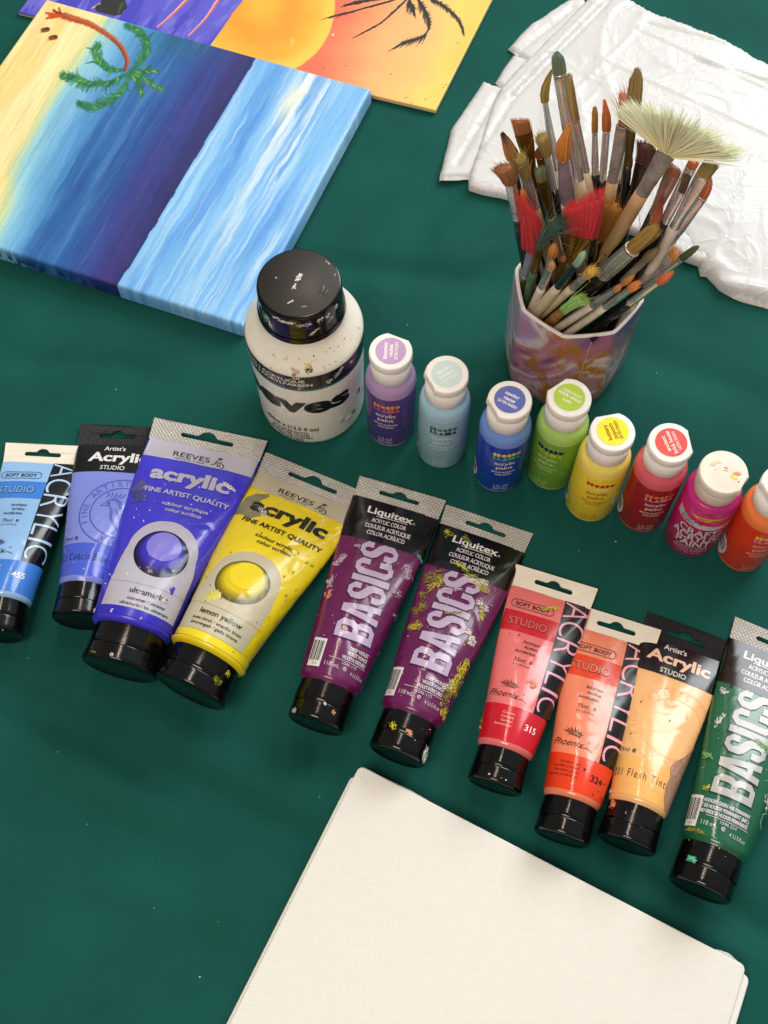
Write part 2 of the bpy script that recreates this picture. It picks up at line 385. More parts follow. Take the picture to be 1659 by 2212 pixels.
BLACKCAP = mat('black_cap_plastic', (9, 9, 10), 0.15, coat=0.0, spec=.5, bump=[('noise', 900, .03, .0003), ('noise', 60, .04, .0015)], rvar=.05)
BLACKGLOSS = mat('black_cap_gloss', (8, 8, 9), 0.18, coat=0.1)
FOIL = mat('foil_crimp', (208, 205, 198), 0.38, metal=0.3, bump=[('knurl', 150, .8, .0010)], var=.07, vscale=220)
WHITECRIMP = mat('white_ribbed_crimp', (236, 228, 214), 0.5, bump=[('ribx', 300, .35, .0004)], var=.05)
BLACKCRIMP = mat('black_ribbed_crimp', (30, 27, 27), 0.42, bump=[('ribx', 260, .9, .0006)], coat=.1)
def tubeplastic(name, rgb, rough=.20):
    return mat(name, rgb, rough, coat=.3, bump=[('noise', 130, .10, .002), ('noise', 700, .05, .0004)], rvar=.10, var=.05, vscale=40)
def crimp_loops(W, v0, hole_w, taper=0.0):
    h = W / 2; pts = []
    for x0, y0, x1, y1 in ((-h, 0, h, 0), (h, 0, h - taper, v0), (h - taper, v0, -h + taper, v0), (-h + taper, v0, -h, 0)):
        for k in range(8): pts.append((x0 + (x1 - x0) * k / 8, y0 + (y1 - y0) * k / 8))
    r, c = .0017, v0 * .52; a = hole_w / 2; hole = []
    for q in np.linspace(-90, 90, 7): hole.append((a - r + r * math.cos(math.radians(q)), c + r * math.sin(math.radians(q))))
    hole = [p for p in hole]
    b = hole_w * .16
    hole += [(b * 1.2, c + r)] + [(b * math.cos(q), c + r * .8 + b * .75 * math.sin(q)) for q in np.linspace(.35, math.pi - .35, 7)] + [(-b * 1.2, c + r)]
    for q in np.linspace(90, 270, 7): hole.append((-a + r + r * math.cos(math.radians(q)), c + r * math.sin(math.radians(q))))
    hole = [(x, 2 * c - y) for x, y in hole]      # the bump of the slot points to the tube's tail
    return pts, hole
def make_tube(kind, label, tailA, tailB, capend, body_rgb, group, L, W, r, v0, capR, caplen, crimpmat, du=0.0, sk=0.0, curl=0.0, lift=0.0, seed=0, ang_fix=0.0, dent=.0002):
    """tailA, tailB: the two tail corners, capend: centre of the cap's end (all in the photo's frame)"""
    A, B = at(*tailA, .0015 + lift), at(*tailB, .0015 + lift); E = at(*capend, r); m = (A + B) / 2
    ang = math.atan2(E[1] - m[1], E[0] - m[0]) + math.radians(ang_fix)
    Y = Vector((math.cos(ang), math.sin(ang), 0)); Z = Vector((0, 0, 1)); X = Y.cross(Z)
    tiltm = Matrix.Rotation(-lift / L, 4, 'X')
    Mx = Matrix(((X.x, Y.x, 0, m[0]), (X.y, Y.y, 0, m[1]), (0, 0, 1, lift), (0, 0, 0, 1))) @ tiltm
    root = thing('paint_tube', label, 'paint tube', group=group, mat=Mx)
    S = TubeSurf(L, W, r, v0, dent=dent, seed=seed)
    body = tubeplastic('tube_body', body_rgb)
    nu = 168; us = np.linspace(-W, W, nu, endpoint=False); vv = np.linspace(v0, L, 120)
    U, V_ = np.meshgrid(us, vv); P = S(U.ravel(), V_.ravel(), 0.0)
    th = us / W * np.pi
    ex = []
    for f, d in ((.993, .0010), (.965, .0022), (.915, .0032), (float(capR(0.0)) / r * .95, .0040)):
        rr = r * f; ex.append(np.stack([-rr * np.sin(th), np.full(nu, L + d), r + .0003 + rr * np.cos(th)], -1))
    P = np.concatenate([P] + ex); F = grid_faces(nu, 124, True); F = [f[::-1] for f in F]
    mesh('body', P, F, body, root)
    # flat crimped tail with its hanging slot
    lo, ho = crimp_loops(W * 1.02, v0 + .0006, W * .47, .0012)
    V2, F2 = loops2d([lo, ho], .0005); Vc = V2.copy()
    Vc[:, 2] = V2[:, 2] + .0014 + curl * (V2[:, 0] / (W / 2)) ** 2 + .0004 * np.sin(V2[:, 0] * 160 + seed)
    sharp(mesh('crimp', Vc, F2, crimpmat, root), 40)
    # screw cap: collar + flip lid
    zc = lambda v: r + .0003 - (r - capR(1.0)) * np.clip((np.asarray(v) - L) / caplen, 0, 1)
    Rf = lambda v: capR(np.clip((np.asarray(v, float) - L - .004) / (caplen - .004), 0, 1))
    def ringmesh(prof, n=72):
        th_ = np.linspace(0, 2 * np.pi, n, endpoint=False)
        V = np.concatenate([np.stack([-rr * np.sin(th_), np.full(n, v), zc(v) + rr * np.cos(th_)], -1) for v, rr in prof])
        F = [f[::-1] for f in grid_faces(n, len(prof), True)]; k = (len(prof) - 1) * n
        F += [tuple(range(n)), tuple(range(k, k + n))[::-1]]
        return V, F
    vA, vE = L + .0036, L + caplen; vG = L + .0036 + (caplen - .0036) * .53
    prof = [(vA, Rf(vA) * .96), (vA + .0004, Rf(vA))] + [(q, Rf(q)) for q in np.linspace(vA + .001, vG - .0005, 6)] + [(vG - .0001, Rf(vG) * .985)]
    cp = sharp(mesh('cap', *ringmesh(prof), BLACKCAP, root), 50)
    prof = [(vG + .0002, Rf(vG) * .982), (vG + .0006, Rf(vG))] + [(q, Rf(q)) for q in np.linspace(vG + .001, vE - .0022, 6)]
    Re = Rf(vE)
    prof += [(vE - .0013, Re * .99), (vE - .0005, Re * .965), (vE - .0001, Re * .93), (vE, Re * .88), (vE - .0003, Re * .86), (vE - .0004, Re * .4)]
    sharp(mesh('lid', *ringmesh(prof), BLACKCAP, cp), 50)
    pr = Print(S, -1, du); pr.sk = sk
    pc = Print(CapSurf(Rf, zc), -1, 0, 0, .002)
    pr.info = (W, v0, L, r, vA, vG, vE)
    return root, pr, pc
_oput = Print.put
def _skput(s, V2, F, m, off=None, cell=None):
    sk = getattr(s, 'sk', 0.0); vz = getattr(s, 'vz', 1.0)
    if vz != 1.0: V2 = np.array(V2, float); V2[:, 1] = V2[:, 1] * vz
    if sk:
        V2 = np.array(V2, float); V2[:, 0] = V2[:, 0] + sk * (V2[:, 1] - .05)
    _oput(s, V2, F, m, off, cell)
Print.put = _skput
MM = .001
def band(p, v0, v1, m):
    W = p.info[0]; sk, du = getattr(p, 'sk', 0), p.du; p.sk = 0; p.du = 0
    p.rect(-W * .999, v0 * MM, W * .999, v1 * MM, m); p.sk, p.du = sk, du
def T(p, txt, u, v, h, m, **k):
    for q in ('fit', 'off'):
        if k.get(q): k[q] *= MM
    p.text(txt, u * MM, v * MM, h * MM, m, **k)

INK_K = ink((14, 13, 14)); INK_W = ink((232, 228, 226)); SPLAT_W = mat('dried_white_paint', (236, 230, 222), .55, dry=1100, bump=[('noise', 700, .3, .0005)])
SPLAT_Y = mat('dried_yellow_paint', (206, 198, 50), .5, dry=900, bump=[('noise', 600, .3, .0006)], var=.18, vscale=300)
SPLAT_O = mat('dried_olive_paint', (142, 140, 40), .5, dry=800, bump=[('noise', 600, .3, .0006)], var=.2, vscale=300)
SPLAT_G = mat('dried_green_paint', (92, 190, 150), .5); SPLAT_P = mat('dried_peach_paint', (226, 150, 110), .5)
SPLAT_L = mat('dried_lilac_paint', (200, 176, 200), .55, dry=900, var=.15, vscale=400); GREYWEAR = mat('worn_film', (138, 136, 104), .38, coat=.3, var=.2, vscale=120)

def basics(p, pc, top, main_light, outline, names, code, notch=True):
    band(p, p.info[1] / MM, 51, top); p.layer = 2
    lt = ink((206, 200, 208)); 
    T(p, 'Liquitex', -.5, 24.5, 5.6, INK_W, fit=33, bold=.012, heavy=.018)
    p.rect(-10 * MM, 28.3 * MM, 13 * MM, 28.8 * MM, INK_W); T(p, '®', 17.2, 26.5, 1.6, INK_W)
    T(p, 'ACRYLIC COLOR', .3, 32.6, 3.5, lt, fit=25, bold=.008, heavy=.026); T(p, 'COULEUR ACRYLIQUE', .8, 38.2, 3.5, lt, fit=33, bold=.008, heavy=.026); T(p, 'COLOR ACRÍLICO', .8, 43.8, 3.5, lt, fit=27.5, bold=.008, heavy=.026)
    p.ellipse(-19 * MM, 52.6 * MM, 1.3 * MM, 1.3 * MM, ink((60, 30, 52)) if not code.endswith('224') else ink((20, 40, 30)), n=16)
    # the tall condensed name that reads from the cap to the tail
    L = [('B', 0), ('A', 1), ('S', 2), ('I', 3), ('C', 4), ('S', 5)]; wd = [15.2, 15.2, 14.2, 6.2, 14.2, 14.2]; pos = 130.2
    for (ch, _), w in zip(L, wd):
        c = pos - w / 2
        p.layer = 3; glyph(p, ch, 0, c, 27.4, w + .2, outline, 1.15)
        p.layer = 5; glyph(p, ch, 0, c, 26.2, w - 1.3, main_light, 0)
        pos -= w
    p.layer = 3
    for k, n in enumerate(names): T(p, n, 14.5, 135.6 + 3.6 * k, 2.35, lt, align='R', bold=.02, fit=(len(n) * 1.28 if len(n) < 16 else len(n) * 1.06), heavy=.026)
    p.rect(-11.5 * MM, 145.0 * MM, 15.5 * MM, 145.35 * MM, lt)
    T(p, code, 3, 147.0, 2.0, lt); T(p, '118 mL', -8.2, 150.2, 2.9, lt, fit=10); T(p, 'e', .6, 149.8, 3.8, lt, bold=.008); T(p, '4 U.S.fl.oz', 10.5, 152.0, 2.5, lt, fit=11.5)
    W_ = ink((222, 220, 220)); p.rect(-26 * MM, 133.5 * MM, -16 * MM, 154.2 * MM, W_); p.layer = 4
    g = np.random.default_rng(3); x = -25.2
    while x < -17:
        w = g.choice([.35, .7, 1.0]); p.rect(x * MM, 135.5 * MM, (x + w) * MM, 150 * MM, INK_K); x += w + g.choice([.4, .7])
    T(p, '0 3', -20.5, 152, 1.8, INK_K)
    hx = [(28 + 5 * math.sin(q), 131 + 6 * math.cos(q)) for q in np.linspace(0, 2 * np.pi, 7)[:-1]]
    p.poly([(a * MM, b * MM) for a, b in hx], lt, None, [[((28 + (a - 28) * .9) * MM, (131 + (b - 131) * .9) * MM) for a, b in hx]])
def glyph(p, ch, u, vc, hu, wv, m, grow):
    """one heavy condensed capital, lying on its side: its foot to the cap's right... letter tops point to -u"""
    t = .27  # stroke
    G = {'B': [[(0, 0), (.72, 0), (1, .14), (1, .40), (.86, .5), (1, .6), (1, .86), (.72, 1), (0, 1)], [(.36, .13), (.64, .13), (.66, .2), (.66, .36), (.6, .43), (.36, .43)], [(.36, .57), (.6, .57), (.66, .64), (.66, .8), (.64, .87), (.36, .87)]],
         'A': [[(0, 0), (.33, 0), (.38, .2), (.62, .2), (.67, 0), (1, 0), (.72, 1), (.28, 1)], [(.42, .33), (.58, .33), (.5, .74)]],
         'I': [[(0, 0), (1, 0), (1, 1), (0, 1)]],
         'C': [[(.3, 0), (.7, 0), (1, .14), (1, .38), (.64, .38), (.64, .18), (.58, .13), (.42, .13), (.36, .18), (.36, .82), (.42, .87), (.58, .87), (.64, .82), (.64, .64), (1, .64), (1, .86), (.7, 1), (.3, 1), (0, .86), (0, .14)]],
         'S': [[(.3, 0), (.7, 0), (1, .14), (1, .42), (.86, .54), (.44, .68), (.36, .74), (.36, .83), (.42, .88), (.58, .88), (.64, .83), (.64, .68), (1, .68), (1, .86), (.7, 1), (.3, 1), (0, .86), (0, .64), (.14, .52), (.56, .38), (.64, .31), (.64, .17), (.58, .12), (.42, .12), (.36, .17), (.36, .34), (0, .34), (0, .14)]]}
    lp = []
    for k, loop in enumerate(G[ch]):
        if k and grow: 
            cx = sum(q[0] for q in loop) / len(loop); cy = sum(q[1] for q in loop) / len(loop)
            loop = [(cx + (x - cx) * .8, cy + (y - cy) * .86) for x, y in loop]
        if ch == 'A' and False: pass
        # x of the letter runs to the tail (-v), y of the letter runs to -u
        lp.append([((u + hu / 2 - hu * y) * MM, (vc + wv / 2 - wv * x) * MM) for x, y in loop])
    p.poly(lp[0], m, None, lp[1:])
def phoenix_logo(p, u, v, m, k=1.0):
    for a in (-62, -38, -16, 8, 30, 52, 74):
        q = math.radians(a); pts = [(u + k * (1.5 + 5.0 * t) * math.sin(q) + .5 * math.sin(6 * t), v - k * (5.2 * t) * math.cos(q) + .9 * t * t) for t in np.linspace(0, 1, 7)]
        p.ribbon([(x * MM, y * MM) for x, y in pts], .55 * MM, m, None, True)
        p.ribbon([((x + .7) * MM, (y + .5) * MM) for x, y in pts[1:6]], .35 * MM, m, None, True)
    p.ribbon([(x * MM, y * MM) for x, y in ((u - 4, v + 1.2), (u - 1, v + .3), (u + 3, v + 1.0), (u + 6, v + .4))], .7 * MM, m, None, True)
def phoenix(p, pc, light, dark, code, names, letter):
    ml, md = ink(light), ink(dark)
    L = p.info[2] / MM / getattr(p, 'vz', 1.0); v0 = p.info[1] / MM
    band(p, 109, L, md)
    p.rect(-34 * MM, 36 * MM, 9.6 * MM, 52.5 * MM, md); p.rect(9.6 * MM, v0 * MM, 36 * MM, 108.9 * MM, INK_K); p.layer = 3
    grey = ink((58, 42, 44)) if light[0] > 200 else ink((52, 60, 84))
    p.rrect(-25.5 * MM, 26.4 * MM, 4.5 * MM, 33.2 * MM, .45 * MM, grey); T(p, 'SOFT BODY', -10.5, 29.8, 3.0, grey, fit=23.5, bold=.012, heavy=.018)
    T(p, 'STUDIO', -10.5, 44.4, 6.0, grey, fit=27.5, bold=.03, heavy=.026); p.layer = 5; T(p, 'STUDIO', -10.5, 44.4, 5.8, ink([.8 * a + .2 * b for a, b in zip(light, dark)]), fit=26.6, bold=.012); p.layer = 3
    for k, s in enumerate(('Acrylique', 'Acrílico', 'Acrylfarben')): T(p, s, 1.5 - .6 * k, 59.2 + 4 * k, 2.0, grey, align='R', bold=.008, heavy=.018)
    T(p, '75ml', -8.5, 74.0, 2.7, grey, bold=.006); T(p, 'e', -1.2, 73.6, 3.4, grey, bold=.008); T(p, '2.5 US fl.oz.', -6.5, 77.8, 1.7, grey)
    phoenix_logo(p, -10.5, 95, INK_K, 1.15)
    T(p, 'Phoenix', -12.5, 101.2, 4.6, INK_K, shear=.45, fit=21, bold=-.004); p.ribbon([(-5 * MM, 103.2 * MM), (0, 102.6 * MM), (3.5 * MM, 104.4 * MM)], .4 * MM, INK_K); T(p, '®', .5, 98.6, 1.4, INK_K)
    # vertical ACRYLIC in the black strip, reading down
    ch = 'ACRYLIC'; wd = [15, 15.5, 14, 14, 11.5, 6.5, 14.5]; pos = 16.0; lm = ink(letter)
    for c, w in zip(ch, wd):
        T(p, c, 19.2, pos + w / 2, 18.2, lm, rot=-90, fit=(w - 1.6 if c != 'I' else 2.2), bold=-.004 if c == 'I' else -.014); pos += w
    wm = ink((236, 200, 190)) if code in ('315',) else (INK_W if code == '455' else ink((70, 24, 16)))
    for k, s in enumerate(names): T(p, s, -1.5, 114.5 + 2.9 * k, 1.55, wm, align='R')
    T(p, code, 11, 120.5, 4.2, INK_W if code != '324' else ink((60, 16, 14)), bold=.02)
def emblem(p, u, v, R, m, m2, bird=True):
    for q in (1.0, .74): p.ellipse(u * MM, v * MM, R * q * MM, R * q * MM, m, hole=1 - .8 / R / q, n=72)
    s = 'FINE ARTISTS COLOUR · PHOENIX · '; n = len(s)
    for k, ch in enumerate(s):
        if ch == ' ': continue
        a = math.radians(205 - k * 360 / n); rr = R * .865
        T(p, ch, u + rr * math.cos(a), v - rr * math.sin(a), 4.6, m2, rot=math.degrees(a) - 90, bold=.0)
    if not bird: return
    q = R * .72
    rb = lambda pts, w: p.ribbon([((u + x * q) * MM, (v - y * q) * MM) for x, y in pts], w * MM, m2, None, True)
    for k in range(7):      # raised wing
        a = .25 + .16 * k; rb([(.02 + .05 * k, -.05 - .05 * k), (.15 + .09 * k, .35 - .03 * k), (.1 + .12 * k, .85 - .13 * k)], 2.0)
        rb([(.05 + .05 * k, -.1 - .05 * k), (.2 + .1 * k, .28 - .05 * k), (.2 + .11 * k, .62 - .12 * k)], .8)
    rb([(-.75, .18), (-.5, .42), (-.35, .5), (-.15, .4), (-.05, .1), (.1, -.3), (.35, -.75)], 2.4)
    rb([(-.75, .18), (-.45, .22), (-.35, .05), (-.3, -.3), (-.05, -.65), (.2, -.9)], 2.0)
    for k in range(8): rb([(-.28 + .06 * k, .1 - .12 * k), (-.1 + .06 * k, -.05 - .11 * k), (.05 + .06 * k, -.3 - .08 * k)], 1.0)
    for k in range(5): rb([(-.6 + .1 * k, .5), (-.55 + .12 * k, .68), (-.62 + .16 * k, .8)], 1.3)
    p.ellipse((u - .48 * q) * MM, (v - .3 * q) * MM, 1.2 * MM, 1.2 * MM, m, n=12)
def artist(p, pc, tint, name, namecol, emb, emb2, eu, txtcol):
    L = p.info[2] / MM / getattr(p, 'vz', 1.0); v0 = p.info[1] / MM
    band(p, v0, 43, INK_K); band(p, 107.5, L, ink(tint)); p.layer = 1
    emblem(p, eu, 79, 29.5, emb, emb2, emb is not emb2); p.layer = 2
    T(p, "Artist's", -3.0, 20.2, 3.9, INK_W, fit=15.5, bold=.012); T(p, 'Acrylic', 1.2, 28.6, 8.2, txtcol, fit=43, bold=.022, heavy=.022); T(p, 'STUDIO', -1.0, 39.0, 3.8, INK_W, fit=17.5, bold=.008)
    p.layer = 4
    T(p, '75ml', -19, 103.3, 2.7, INK_K); T(p, 'e', -12.2, 102.8, 3.8, INK_K, bold=.01)
    T(p, name, -6.0, 118.6, 5.2, namecol, fit=36, bold=-.006, space=1.25)
    for q in (112.5, 124.6): p.rect(-22 * MM, q * MM, 12 * MM, (q + .25) * MM, ink([min(255, c + 18) for c in tint]))
def reeves(p, pc, main, silver, txt, names, rim, dark=0.0):
    L = p.info[2] / MM / getattr(p, 'vz', 1.0); v0 = p.info[1] / MM
    ms, mm_ = ink(silver, .36), ink(main)
    band(p, v0, 33, ms); p.layer = 2
    # the silver arch
    arch = [(-24.5 * math.cos(q), 112.5 - 24 * math.sin(q)) for q in np.linspace(0, math.pi, 25)]
    arch = [(-31, L - 6), (-29.5, 140), (-26.8, 124)] + arch + [(26.8, 124), (27.5, 140), (27.0, L - 6)]
    p.poly([(a * MM, b * MM) for a, b in arch], ms)
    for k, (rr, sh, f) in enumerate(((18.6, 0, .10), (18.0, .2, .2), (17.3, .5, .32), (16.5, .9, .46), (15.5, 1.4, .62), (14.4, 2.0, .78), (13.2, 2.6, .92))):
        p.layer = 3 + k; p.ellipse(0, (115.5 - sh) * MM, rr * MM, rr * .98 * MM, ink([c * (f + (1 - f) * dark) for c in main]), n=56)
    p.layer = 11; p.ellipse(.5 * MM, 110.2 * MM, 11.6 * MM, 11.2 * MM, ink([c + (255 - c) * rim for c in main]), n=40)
    p.layer = 4
    dk = ink((44, 44, 58) if main[2] > 150 else (40, 36, 30))
    T(p, 'REEVES', -4.5, 27.2, 4.4, dk, fit=27.5, bold=.004); T(p, 'SINCE 1766', -5, 31.2, 1.15, dk, fit=22)
    # the dog emblem with its square cap
    rb = lambda pts, w: p.ribbon([((15.5 + x) * MM, (28 + y) * MM) for x, y in pts], w * MM, dk, None, True)
    p.poly([((15.5 + x) * MM, (28 + y) * MM) for x, y in ((-1.5, -4.2), (.8, -5.4), (3, -4.6), (.8, -3.4))], dk)
    rb([(.6, -3.4), (-1.2, -2), (-1.6, 0), (-2.6, 2), (-5, 3)], 1.0); rb([(.4, -3), (2.2, -1.4), (1.2, .2), (-.6, -.2), (-.4, -1.6)], .8); rb([(1, -.2), (3.6, .4), (5, 2.4), (4.2, 4.2), (2, 4.4)], 1.0); rb([(2.4, .8), (1.4, 2.6), (2.6, 3.8)], .9); rb([(-1, .6), (.4, 2.4), (.2, 4.2)], .9)
    T(p, 'acrylic', .5, 47.3, 11.2, txt, fit=58, bold=.03, heavy=.026); T(p, 'FINE ARTIST QUALITY', 2.5, 63.6, 3.9, txt, fit=61, bold=.014, heavy=.026)
    T(p, 'couleur acrylique', 4.5, 73.6, 3.0, txt, fit=33, bold=.01, heavy=.018); T(p, 'color acrílico', 4.5, 78.6, 3.0, txt, fit=25.5, bold=.01, heavy=.018)
    T(p, names[0], 1.5, 147.0, 3.9, dk, bold=.012, heavy=.018); T(p, names[1], 1.5, 153.2, 2.2, dk, bold=.006, heavy=.018); T(p, names[2], 1.5, 157.2, 2.2, dk, bold=.006, heavy=.018)
    p.rect(-30 * MM, 141.5 * MM, 30 * MM, 141.65 * MM, dk)
def thumb(pc, p, ang, w, m=BLACKGLOSS):
    vA, vG = p.info[4], p.info[5]; R = p.info[3]; u = ang * R; h = .0075
    for k, s in enumerate((1.0, .86)):
        pts = [(u - w * s, vG + .0008), (u - w * s, vG - h * s + .002), (u - w * s + .002, vG - h * s), (u + w * s - .002, vG - h * s), (u + w * s, vG - h * s + .002), (u + w * s, vG + .0008)]
        pc.layer = 3 + 3 * k; pc.poly(pts, (BLACKCAP, m)[k])

c6 = crop(0, 1300, 1.843); c7 = crop(850, 1450, 1.843); c8 = crop(1500, 1800, 1.659); c6b = crop(500, 1450, 2.458); c1t = crop(0, 1350, 2.764)
flare = lambda r0, r1: (lambda t: r0 + (r1 - r0) * np.asarray(t) ** 1.5)
TUBES = "acrylic paint tubes laid in a row"
def finish(root, p, pc):
    p.build('printed_label', root)
    if pc.mb.n: pc.build('cap_marks', root)

# light blue studio tube, cut by the left edge of the photo
root, p, pc = make_tube('studio', "light blue paint tube with white crimp numbered 455", c6(50, 258), c6(490, 285), c6(-12, 1400), (142, 186, 232), TUBES, .128, .057, .0182, .0155, flare(.0168, .0178), .0255, WHITECRIMP, seed=1)
p.vz = .955; phoenix(p, pc, (142, 186, 232), (62, 126, 214), '455', ('Cerulean Blue', 'Bleu de Céruléum', 'Azul Cerúleo', 'Coelinblau'), (176, 204, 236))
p.layer = 6; p.specks(-.02, .122, .02, .133, 9, .0007, SPLAT_W); pc.specks(-.01, .15, .012, .16, 4, .0007, SPLAT_W); p.blob(-.024, .0445, .0022, ink((40, 40, 130)), 1.6, 0, .5); finish(root, p, pc)
# cobalt blue
root, p, pc = make_tube('artist', "cobalt blue paint tube with a black crimp, tucked under the ultramarine tube", c6(515, 100), c6(925, 222), c6(452, 1310), (128, 142, 226), TUBES, .133, .058, .0185, .0165, flare(.0178, .0192), .0265, BLACKCRIMP, du=.003, seed=2, ang_fix=1.5)
artist(p, pc, (72, 96, 212), '453 Cobalt Blue', ink((24, 30, 70)), ink((76, 86, 190)), ink((88, 98, 200)), 14, INK_W)
thumb(pc, p, .75, .0065); p.layer = 6; p.specks(-.015, .02, .02, .06, 6, .0006, SPLAT_G); p.specks(-.01, .11, .02, .132, 6, .0005, SPLAT_W); finish(root, p, pc)
# ultramarine, large
root, p, pc = make_tube('large', "large ultramarine paint tube with a silver foil crimp", c6(945, 78), c6(1588, 283), c6(722, 1585), (66, 58, 214), TUBES, .166, .085, .0273, .0165, flare(.0232, .0258), .029, FOIL, du=.001, sk=.08, seed=3, dent=.0005, lift=.004)
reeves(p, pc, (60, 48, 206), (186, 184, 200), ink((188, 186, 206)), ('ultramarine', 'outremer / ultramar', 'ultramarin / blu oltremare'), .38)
band(p, 161, 166, ink((52, 44, 190)))
thumb(pc, p, -.06, .0085)
p.layer = 6
p.blob(.030, .047, .0042, SPLAT_W, .38, .35, .4); p.blob(.026, .0450, .0026, SPLAT_W, .4, .3, .5); p.smear(.012, .148, .006, .004, SPLAT_W, .2, 5); p.blob(.022, .139, .0028, ink((70, 66, 180)), .6, 1.2, .6)
p.blob(-.029, .071, .0062, ink((70, 72, 140)), .9, .3, .5); p.blob(-.033, .062, .0048, ink((84, 86, 140)), 1.2, .3, .6); p.specks(-.03, .045, .03, .15, 40, .0006, SPLAT_W)
p.smear(-.004, .128, .010, .003, SPLAT_L, 1.1, 2, 4); p.blob(-.001, .119, .0026, SPLAT_W, .4, 1.0, .8)
for k in range(3): p.blob(-.03 + .02 * k, .1635 + .001 * k, .0007, SPLAT_W, 2.2, .2, .3)
pc.blob(.0, p.info[6] - .003, .0014, SPLAT_W, .8, 0, .3); pc.blob(-.014, p.info[6] - .003, .003, SPLAT_O, .2, .1, .5); finish(root, p, pc)
# lemon yellow, large
root, p, pc = make_tube('large', "large lemon yellow paint tube with a silver foil crimp", c7(70, 40), c7(618, 296), c6b(292, 1955), (238, 214, 30), TUBES, .160, .083, .0273, .0165, flare(.0232, .0255), .028, FOIL, seed=4, dent=.0005)
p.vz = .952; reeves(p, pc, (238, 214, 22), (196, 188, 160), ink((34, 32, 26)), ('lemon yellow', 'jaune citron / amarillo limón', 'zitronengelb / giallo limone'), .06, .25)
band(p, 162.5, 168, ink((240, 220, 40)))
thumb(pc, p, .95, .008)
p.layer = 3; p.poly([(x * MM, y * MM) for x, y in ((-36, 44), (-31, 38), (-23, 34), (-21.5, 36), (-25, 42), (-23, 48), (-18, 50), (-15, 54), (-19, 58), (-24, 62), (-30, 60), (-38, 62))], GREYWEAR)
p.layer = 6; p.smear(-.018, .052, .012, .006, SPLAT_W, .8, 4, 6); p.blob(.018, .071, .0028, ink((250, 240, 120)), .8, .4, .4); p.blob(-.012, .128, .004, ink((214, 206, 90)), 1.3, .4, .6)
p.specks(-.03, .06, .03, .16, 14, .0005, INK_K); p.specks(.02, .05, .034, .11, 7, .0009, ink((176, 158, 20)))
pc.smear(.019, p.info[5] + .001, .008, .004, SPLAT_O, .3, 5); pc.smear(.024, p.info[4] + .006, .006, .003, SPLAT_Y, 1.2, 4); finish(root, p, pc)
